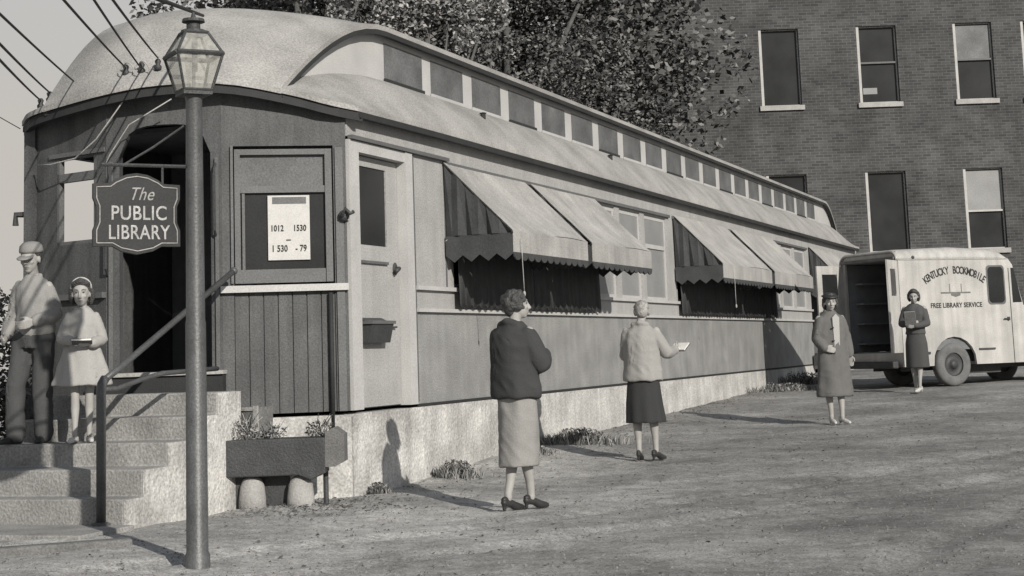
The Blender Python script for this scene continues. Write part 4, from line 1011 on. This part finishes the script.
M['eye'] = mat('eye', g(.06), .3, bump=0); M['brow'] = mat('brow', g(.10), .8, bump=0); M['lip'] = mat('lip', g(.16, .05), .5, bump=0)
M['hair_dark'] = mat('dark_hair', g(.05, .0), .55, (30, .4), (120, .4), .8, 70, spec=.5)
M['hair_fair'] = mat('fair_hair', g(.30, .05), .55, (30, .35), (120, .35), .8, 70, spec=.5)
M['shoe_dark'] = mat('dark_leather', g(.03), .4); M['shoe_pale'] = mat('pale_shoe', g(.42, .03), .5)
M['stocking'] = mat('stocking', g(.36, .07), .6, bump=0); M['pages'] = mat('paper_pages', g(.65, .05), .8); M['book_dark'] = mat('book_cover_dark', g(.05), .6)
def hair(mb, Rm, style):
    o = mb.T; mb.T = Rm; rr = random.Random(hash(style) % 1000 if False else len(style)*7)
    mb.ell((0, -.026, .040), (.082, .094, .082), seg=18, rings=12)
    if style == 'bun':
        mb.ell((0, -.085, .065), (.045, .040, .042)); mb.ell((0, -.06, .0), (.070, .055, .075))
        for x in (-1, 1): mb.ell((x*.068, -.01, -.005), (.024, .045, .05))
        mb.limb([(-.07, .03, .05), (-.03, .065, .088), (.03, .065, .088), (.07, .03, .05)], [.02, .026, .026, .02], 8)
    elif style == 'curly':
        for k in range(60):
            a, b = rr.uniform(0, 6.28), rr.uniform(-.9, 1.4)
            p = Vector((.080*math.cos(a)*math.cos(b), -.025+.088*math.sin(a)*math.cos(b), .03+.085*math.sin(b)))
            if p.y > .045 and p.z < .075: continue
            r = rr.uniform(.018, .028); mb.ell(p, (r, r, r), seg=8, rings=6)
        mb.ell((0, -.07, -.02), (.066, .045, .07))
        for x in (-1, 1): mb.ell((x*.070, -.005, -.005), (.024, .040, .045))
    elif style == 'wavy':
        for x in (-1, 1): mb.limb([(x*.055, -.0, .07), (x*.082, -.01, .02), (x*.085, -.02, -.04), (x*.074, -.03, -.085)], [.026, .026, .026, .018], 9)
        mb.limb([(-.06, -.06, .03), (0, -.095, -.01), (.06, -.06, .03)], [.04, .04, .04], 9); mb.ell((0, -.06, -.05), (.076, .05, .07))
        mb.limb([(-.06, .035, .075), (0, .06, .10), (.06, .035, .075)], [.022, .03, .022], 8)
    elif style == 'short':
        mb.ell((0, -.045, .0), (.074, .06, .06))
    mb.T = o
def shoe(name, ank, dirv, m, root, heel=.045, s=1.0, pitch=0):
    a = Vector(ank); d = Vector(dirv); dz = d.z; d = d.normalized(); mb = MB(); up = Vector((0, 0, 1))
    base = Vector((a.x, a.y, 0)) if pitch == 0 else a - up*.08
    toe = base + d*.155*s; hl = base - d*.05*s
    mb.limb([hl + up*(heel+.022), base + d*.03*s + up*(heel*.7+.025), base + d*.09*s + up*.026, toe + up*.018], [.026*s, .030*s, .036*s, .024*s], 10)
    mb.limb([hl + up*(heel+.045), base + up*(heel+.05)], [.024*s, .022*s], 8)
    if heel > .02: mb.limb([hl + up*(heel+.02), hl + up*.014], [.018*s, .014], 8)
    mb.v = [(x, y, max(z, .001 if pitch == 0 else z)) for x, y, z in mb.v]
    return mb.fuse(name, M[m], root, .007, 1)
def skel_body(mb, J, tr=1.0, arms=True):
    # torso and neck
    P, Ch, Nk = Vector(J['pelvis']), Vector(J['chest']), Vector(J['neck'])
    secs = []; 
    for t, rx, ry in ((-.10, .12, .10), (.0, .155, .115), (.2, .16, .11), (.45, .125, .09), (.7, .145, .10), (.95, .155, .10), (1.12, .12, .075), (1.2, .06, .055)):
        c = P.lerp(Ch, t); secs.append((c.x, c.y, c.z, rx*tr, ry*tr))
    mb.loft(secs, 24); mb.limb([Ch + Vector((0, 0, .03)), Nk, Nk + (Vector(J['head'])-Nk)*.5], [.055, .047, .047], 12)
    for sd in 'LR':
        sh, el, wr = (Vector(J[k+sd]) for k in ('sh', 'el', 'wr'))
        mb.limb([sh, sh.lerp(el, .5), el, el.lerp(wr, .35), wr], [.048*tr, .043*tr, .036*tr, .036*tr, .024*tr], 12)
        hp, kn, an = (Vector(J[k+sd]) for k in ('hp', 'kn', 'an'))
        cf = kn.lerp(an, .33) + (Vector((0, -.018, 0)))
        mb.limb([hp, hp.lerp(kn, .5), kn, cf, kn.lerp(an, .75), an, an - Vector((0, 0, .03))], [.085*tr, .070*tr, .050*tr, .052*tr, .036*tr, .031*tr, .032*tr], 12)
def person(label, X, Y, heading, H, zoff=None, group=None, z=None):
    zz = G(X, Y)+.012 if z is None else z
    t = thing('person', label, 'person', (X, Y, zz), heading, group); t.scale = (H/1.7,)*3
    return t
def base_joints(**k):
    J = dict(pelvis=(0,0,.92), chest=(0,0,1.36), neck=(0,.0,1.45), head=(0,.02,1.585),
             shL=(-.165,0,1.37), elL=(-.20,-.02,1.10), wrL=(-.20,.04,.87), shR=(.165,0,1.37), elR=(.20,-.02,1.10), wrR=(.20,.04,.87),
             hpL=(-.085,0,.88), knL=(-.085,.01,.49), anL=(-.085,0,.10), hpR=(.085,0,.88), knR=(.085,.01,.49), anR=(.085,0,.10))
    J.update(k); return J
def sleeves(mb, J, r=(.068,.064,.056,.052,.045), end=.92, which='LR'):
    for sd in which:
        sh, el, wr = (Vector(J[k+sd]) for k in ('sh', 'el', 'wr'))
        sh = Vector((sh.x*.88, sh.y, sh.z-.032))
        mb.limb([sh, sh.lerp(el, .5), el, el.lerp(wr, .5), el.lerp(wr, end)], r, 12)

# 1. woman in dark jacket: walking away, head turned right, arms folded forward
def woman_dark():
    t = person('woman in a dark jacket and long pale skirt walking beside the railcar, arms folded', -.05, 13.45, R(-42), 1.74)
    J = base_joints(chest=(0,.0,1.37), neck=(.005,.01,1.455), head=(.02,.035,1.59),
        elR=(.225,.06,1.12), wrR=(.10,.24,1.19), elL=(-.205,.08,1.10), wrL=(-.04,.25,1.12),
        knL=(-.06,.06,.50), anL=(-.03,-.09,.13), knR=(.045,.06,.50), anR=(.02,.12,.12), hpR=(.08,.01,.88))
    b = MB(); skel_body(b, J); Rm = head(b, J['head'], R(-34), R(4))
    hand(b, J['wrR'], (-1, .25, .05), (0, -1, .1), (0, .2, 1), curl=.45); hand(b, J['wrL'], (1, .1, .1), (0, -1, -.1), (0, .2, 1), curl=.45)
    b.fuse('body', M['skin'], t, .0078); face_bits(Rm, t, None)
    h = MB(); hair(h, Rm, 'curly'); h.fuse('hair', M['hair_dark'], t, .008, 1)
    c = MB(); c.loft([(0,.01,.86,.215,.165),(0,.01,.90,.22,.168),(0,.0,1.02,.205,.155),(0,-.005,1.14,.195,.145),(0,-.01,1.26,.205,.145),(0,-.01,1.36,.205,.125),(0,-.005,1.42,.13,.095),(0,0,1.455,.075,.075)], 36, lambda u, a: .03*math.sin(a*5+u*4)*(1-u))
    sleeves(c, J, (.082,.080,.072,.066,.058), .93); c.ell((-.155,-.005,1.36),(.070,.070,.055)); c.ell((.155,-.005,1.36),(.070,.070,.055))
    c.limb([(-.09,-.05,1.43),(0,-.075,1.46),(.09,-.05,1.43)], [.03,.034,.03], 8)
    c.fuse('jacket', cloth('dark_wool', .045, -.03), t, .011, 5, .012)
    k = MB(); k.loft([(.0,.02,.335,.145,.165),(.0,.02,.37,.147,.165),(0,.02,.6,.165,.155),(0,.01,.8,.17,.135),(0,.0,.93,.165,.125)], 40, lambda u, a: .035*math.sin(a*6+1)*(1-u))
    k.fuse('skirt', cloth('pale_tweed', .25, .04), t, .011, 2, .010)
    shoe('shoe', J['anL'], (.0, 1, 0), 'shoe_dark', t); shoe('shoe', J['anR'], (.15, 1, 0), 'shoe_dark', t)
woman_dark()
# 2. woman in pale jacket seen from behind reading / holding a book
def woman_pale():
    x, y = 1.26, 17.25
    t = person('woman in a pale jacket and dark skirt facing the railcar windows with a book', x, y, R(-20), 1.63)
    J = base_joints(head=(.01,.03,1.585), elR=(.27,.03,1.13), wrR=(.30,.25,1.16), elL=(-.20,.05,1.11), wrL=(-.12,.24,1.10), anL=(-.075,-.02,.13), anR=(.10,.03,.13), knR=(.095,.02,.50))
    b = MB(); skel_body(b, J, .97); Rm = head(b, J['head'], R(20), R(-4))
    hand(b, J['wrR'], (.15, .9, .35), (-.9, 0, .3), (0, 0, 1), curl=.5); hand(b, J['wrL'], (.8, .6, .0), (0, 0, 1), (0, 1, 0), curl=.4)
    b.fuse('body', M['skin'], t, .0085); face_bits(Rm, t, None)
    h = MB(); hair(h, Rm, 'bun'); h.fuse('hair', M['hair_fair'], t, .009, 1)
    c = MB(); c.loft([(0,-.01,.84,.215,.16),(0,-.01,.87,.215,.16),(0,-.005,1.0,.195,.15),(0,-.005,1.12,.190,.14),(0,-.005,1.25,.195,.135),(0,-.005,1.35,.195,.11),(0,0,1.41,.12,.085),(0,0,1.455,.07,.07)], 40, lambda u, a: (.035*math.sin(a*4+u*3)*(1-u)+.014*math.sin(a*9+2)))
    sleeves(c, J, (.072,.066,.060,.056,.048), .9); c.limb([(-.08,-.04,1.44),(0,-.07,1.465),(.08,-.04,1.44)], [.026,.03,.026], 8)
    c.fuse('jacket', cloth('pale_linen', .27, .04), t, .011, 5, .014)
    k = MB(); k.loft([(.01,.0,.40,.215,.19),(.01,.0,.43,.215,.19),(0,.0,.6,.20,.17),(0,.0,.8,.18,.14),(0,.0,.93,.155,.12)], 56, lambda u, a: .045*math.sin(a*9)*(1-u))
    k.fuse('skirt', cloth('dark_pleated', .035, -.03), t, .010, 1)
    shoe('shoe', J['anL'], (-.1, 1, 0), 'shoe_dark', t); shoe('shoe', J['anR'], (.35, 1, 0), 'shoe_dark', t)
    T = t.matrix_basis
    bk = thing('book', 'open pale book held by the woman in the pale jacket', 'book', T.to_translation(), 0); S = 1.63/1.7
    Tb = Matrix.Rotation(R(-20), 4, 'Z') @ Matrix.Scale(S, 4) @ Matrix.Translation((.325, .37, 1.19)) @ Matrix.Rotation(R(-20), 4, 'Z') @ Matrix.Rotation(R(35), 4, 'X')
    bk.location = t.location
    MB(Tb).box(-.10, .10, -.07, .07, -.012, -.006).build('cover', M['book_dark'], bk); MB(Tb).box(-.095, -.002, -.065, .065, -.0055, .008).box(.002, .095, -.065, .065, -.0055, .008).build('pages', M['pages'], bk)
woman_pale()
# 3. woman in long coat facing the camera
def woman_coat():
    x, y = 4.02, 21.5
    t = person('woman in a long open coat and dark hat walking between the railcar and the van', x, y, R(-162), 1.66)
    J = base_joints(head=(0,.03,1.585), elR=(.205,-.02,1.10), wrR=(.17,.13,.98), elL=(-.225,-.02,1.12), wrL=(-.235,.05,.88), anL=(-.06,.06,.12), anR=(.05,-.03,.12), knL=(-.07,.06,.50))
    b = MB(); skel_body(b, J, 1.0); Rm = head(b, J['head'], R(-18), R(-3))
    hand(b, J['wrL'], (0, .15, -1), (.6, .6, 0), (0, 1, 0), curl=.35); hand(b, J['wrR'], (-.8, .5, -.2), (0, -1, 0), (0, 0, 1), curl=.6)
    b.fuse('body', M['skin'], t, .009); face_bits(Rm, t, None)
    h = MB(); hair(h, Rm, 'wavy'); h.fuse('hair', M['hair_dark'], t, .009, 1)
    ht = MB(Rm @ Matrix.Rotation(R(-10), 4, 'X')); ht.loft([(0,-.02,.065,.10,.115),(0,-.02,.078,.115,.13),(0,-.02,.09,.088,.10),(0,-.025,.108,.08,.09),(0,-.025,.118,.05,.06)], 24)
    ht.build('hat', M['shoe_dark'], t, True)
    for z_ in (1.25, 1.08, .92): MB().ell((.055, .165, z_), (.014, .008, .014)).build('button', M['shoe_dark'], t, True)
    c = MB(); c.loft([(0,.0,.36,.245,.20),(0,.0,.40,.245,.20),(0,.0,.6,.225,.18),(0,.0,.85,.21,.165),(0,.0,1.05,.19,.15),(0,-.005,1.25,.20,.14),(0,-.005,1.36,.20,.12),(0,0,1.42,.13,.09),(0,0,1.46,.08,.08)], 40, lambda u, a: .04*math.sin(a*5+1)*(1-u)-.10*math.exp(-((a-1.57)/.14)**2)*(1-u*.8))
    sleeves(c, J, (.080,.074,.066,.062,.056), .9); c.limb([(-.07,.05,1.40),(-.05,-.03,1.47),(.05,-.03,1.47),(.07,.05,1.40)], [.03,.03,.03,.03], 8)
    c.fuse('coat', cloth('grey_brown_coat', .12, .03), t, .012, 4, .014)
    MB().prism([(.0,1.43),(-.05,1.38),(-.035,.95),(.04,.95),(.05,1.38)], 'y', .118, .155).build('blouse_front', cloth('pale_blouse', .34, .03), t)
    shoe('shoe', J['anL'], (-.1, 1, 0), 'shoe_pale', t, .03); shoe('shoe', J['anR'], (.2, 1, 0), 'shoe_pale', t, .03)
woman_coat()
# 4. woman in dark dress at the van door
def woman_van():
    x, y = 6.42, 27.0
    t = person('woman in a dark sweater and skirt standing at the open rear door of the van', x, y, R(150), 1.66)
    J = base_joints(head=(-.02,.05,1.575), elR=(.21,.03,1.12), wrR=(.04,.20,1.14), elL=(-.21,.03,1.12), wrL=(-.05,.22,1.08), anL=(-.03,.06,.12), anR=(.06,-.02,.12), knL=(-.05,.05,.5))
    b = MB(); skel_body(b, J, .93); Rm = head(b, J['head'], R(12), R(-14))
    hand(b, J['wrR'], (-1, .1, -.05), (0, -1, 0), (0, 0, 1), curl=.4); hand(b, J['wrL'], (1, .1, .1), (0, -1, 0), (0, 0, 1), curl=.4)
    b.fuse('body', M['skin'], t, .009); face_bits(Rm, t, None)
    h = MB(); hair(h, Rm, 'wavy'); h.fuse('hair', M['hair_dark'], t, .009, 1)
    c = MB(); c.loft([(0,.0,.95,.165,.13),(0,.0,1.02,.15,.118),(0,.005,1.15,.16,.13),(0,.01,1.27,.18,.14),(0,-.0,1.36,.185,.115),(0,0,1.42,.12,.085),(0,0,1.45,.065,.065)], 32)
    sleeves(c, J, (.070,.064,.056,.050,.042), .92); c.fuse('sweater', cloth('dark_sweater', .07, -.02), t, .011, 4, .010)
    k = MB(); k.loft([(.0,.0,.40,.19,.16),(.0,.0,.43,.19,.16),(0,.0,.6,.185,.155),(0,.0,.8,.18,.14),(0,.0,.98,.145,.112)], 40, lambda u, a: .03*math.sin(a*6)*(1-u))
    k.fuse('skirt', cloth('dark_skirt', .06, .0), t, .011, 1)
    shoe('shoe', J['anL'], (.2, 1, 0), 'shoe_pale', t, .03); shoe('shoe', J['anR'], (-.3, 1, 0), 'shoe_pale', t, .03)
    bk = thing('book', 'dark book held against her chest by the woman at the van door', 'book', t.location, 0)
    Tb = Matrix.Rotation(R(150), 4, 'Z') @ Matrix.Translation((-.0, .235, 1.18)) @ Matrix.Rotation(R(-12), 4, 'X')
    MB(Tb).box(-.09, .09, -.0, .018, -.11, .11).build('cover', M['wood_old'], bk); MB(Tb).box(-.085, .088, .003, .015, -.105, .112).build('pages', M['pages'], bk)
woman_van()
# 5. boy on the steps
def boy():
    p = W3(-1.93, 1.93)
    t = person('boy in a peaked cap, light shirt and dungarees standing on the concrete steps', p.x, p.y, R(163), 1.63, z=.603)
    J = base_joints(pelvis=(-.015,0,.90), chest=(.01,.0,1.33), neck=(.012,0,1.42), head=(.02,.035,1.565), shR=(.15,0,1.345), shL=(-.135,0,1.325), elR=(.205,-.03,1.10), wrR=(.21,.10,.90), elL=(-.20,-.02,1.08), wrL=(-.10,.17,1.02), hpL=(-.095,0,.88), anL=(-.085,-.02,.08), anR=(.13,.07,.08), knR=(.12,.08,.49))
    b = MB(); skel_body(b, J, .88); Rm = head(b, J['head'], R(8), R(-6), 1.1)
    hand(b, J['wrR'], (-.1, .8, -.3), (-1, 0, 0), (0, 0, 1), curl=.6); hand(b, J['wrL'], (.5, .8, -.3), (1, 0, 0), (0, 0, 1), curl=.6)
    b.fuse('body', M['skin'], t, .0078); face_bits(Rm, t, None, 0)
    h = MB(); hair(h, Rm, 'short'); h.fuse('hair', M['hair_dark'], t, .009, 1)
    cp = MB(Rm); cp.loft([(0,-.018,.045,.086,.100),(0,-.018,.062,.090,.104),(0,-.018,.10,.084,.096),(0,-.02,.125,.06,.07),(0,-.02,.134,.02,.02)], 24)
    cap = cp.build('cap', cloth('cap_twill', .22, .03), t, True)
    MB(Rm @ Matrix.Rotation(R(-14), 4, 'X')).loft([(0,.085,.030,.062,.070),(0,.085,.037,.064,.072),(0,.080,.043,.055,.06)], 20).build('peak', cap.data.materials[0], cap, True)
    c = MB(); c.loft([(-.015,.0,.90,.155,.125),(-.015,.0,.95,.17,.135),(-.01,.0,1.1,.16,.125),(0,-.0,1.22,.165,.125),(.01,-.005,1.32,.165,.11),(.012,0,1.385,.105,.08),(.012,0,1.42,.065,.065)], 32, lambda u, a: .02*math.sin(a*5+u*5))
    sleeves(c, J, (.064,.062,.058,.054,.046), .88); c.limb([(-.05,.055,1.36),(-.045,-.03,1.42),(.065,-.03,1.42),(.07,.055,1.36)], [.022,.022,.022,.022], 8)
    c.fuse('jacket', cloth('light_jacket', .24, .03), t, .010, 4, .016)
    pass
    k = MB(); k.loft([(0,0,.80,.165,.13),(0,0,.9,.17,.13),(0,0,.97,.155,.12)], 28)
    for sd in 'LR':
        hp, kn, an = (Vector(J[q_+sd]) for q_ in ('hp', 'kn', 'an')); k.limb([hp, hp.lerp(kn, .5), kn, kn.lerp(an, .6), an + Vector((0,0,-.01))], [.10, .092, .08, .074, .076], 14)
    k.fuse('trousers', cloth('dark_denim', .065, -.03), t, .010, 2, .014)
    shoe('shoe', J['anL'], (-.2, 1, 0), 'shoe_dark', t, .0); shoe('shoe', J['anR'], (.3, 1, 0), 'shoe_dark', t, .0)
boy()
# 6. girl on the steps
def girl():
    p = W3(-1.93, 1.46)
    t = person('girl in a light open coat and flared dress holding a book on the steps', p.x, p.y, R(-168), 1.33, z=.603)
    J = base_joints(chest=(0,.0,1.30), neck=(0,0,1.38), head=(.01,.03,1.53), shR=(.135,0,1.30), shL=(-.135,0,1.29), elR=(.20,.02,1.06), wrR=(.10,.22,1.04), elL=(-.20,.02,1.04), wrL=(-.09,.22,1.00), anL=(-.07,.0,.10), anR=(.07,.06,.10), knL=(-.07,.01,.46), knR=(.07,.04,.46))
    b = MB(); skel_body(b, J, .88); Rm = head(b, J['head'], R(-6), R(-4), 1.25)
    hand(b, J['wrR'], (-.9, .3, -.1), (0, -.5, 1), (0, 1, .3), s=.9, curl=.4); hand(b, J['wrL'], (.9, .3, -.1), (0, -.5, 1), (0, 1, .3), s=.9, curl=.4)
    b.fuse('body', M['skin'], t, .010); face_bits(Rm, t, None)
    h = MB(); hair(h, Rm, 'wavy'); h.fuse('hair', M['hair_dark'], t, .010, 1)
    MB(Rm).tube([(.083*math.cos(a), .012, .035+.090*abs(math.sin(a))**.9) for a in [math.pi*k_/12 for k_ in range(13)]], .008, 7).build('headband', M['shoe_pale'], t, True)
    c = MB(); c.loft([(0,.0,.58,.30,.24),(0,.0,.62,.295,.235),(0,.0,.8,.24,.19),(0,.0,1.0,.16,.13),(0,.0,1.1,.15,.12),(0,-.0,1.2,.155,.12),(0,-.005,1.29,.155,.10),(0,0,1.345,.10,.08),(0,0,1.38,.06,.06)], 44, lambda u, a: .05*math.sin(a*7+1)*(1-u)**1.5)
    sleeves(c, J, (.062,.060,.056,.054,.050), .85); c.limb([(-.06,.05,1.33),(-.045,-.03,1.38),(.045,-.03,1.38),(.06,.05,1.33)], [.026,.026,.026,.026], 8)
    c.fuse('coat', cloth('light_child_coat', .32, .04), t, .011, 4, .014)
    shoe('shoe', J['anL'], (-.2, 1, 0), 'shoe_pale', t, .0); shoe('shoe', J['anR'], (.3, 1, 0), 'shoe_pale', t, .0)
    bk = thing('book', 'dark book resting on the forearms of the girl on the steps', 'book', t.location, 0); S = 1.33/1.7
    Tb = Matrix.Rotation(R(-168), 4, 'Z') @ Matrix.Scale(S, 4) @ Matrix.Translation((-.01, .285, 1.01)) @ Matrix.Rotation(R(15), 4, 'X')
    MB(Tb).box(-.10, .10, -.075, .075, .0, .025).build('cover', M['book_dark'], bk); MB(Tb).box(-.095, .102, -.07, .077, .004, .021).build('pages', M['pages'], bk)
girl()
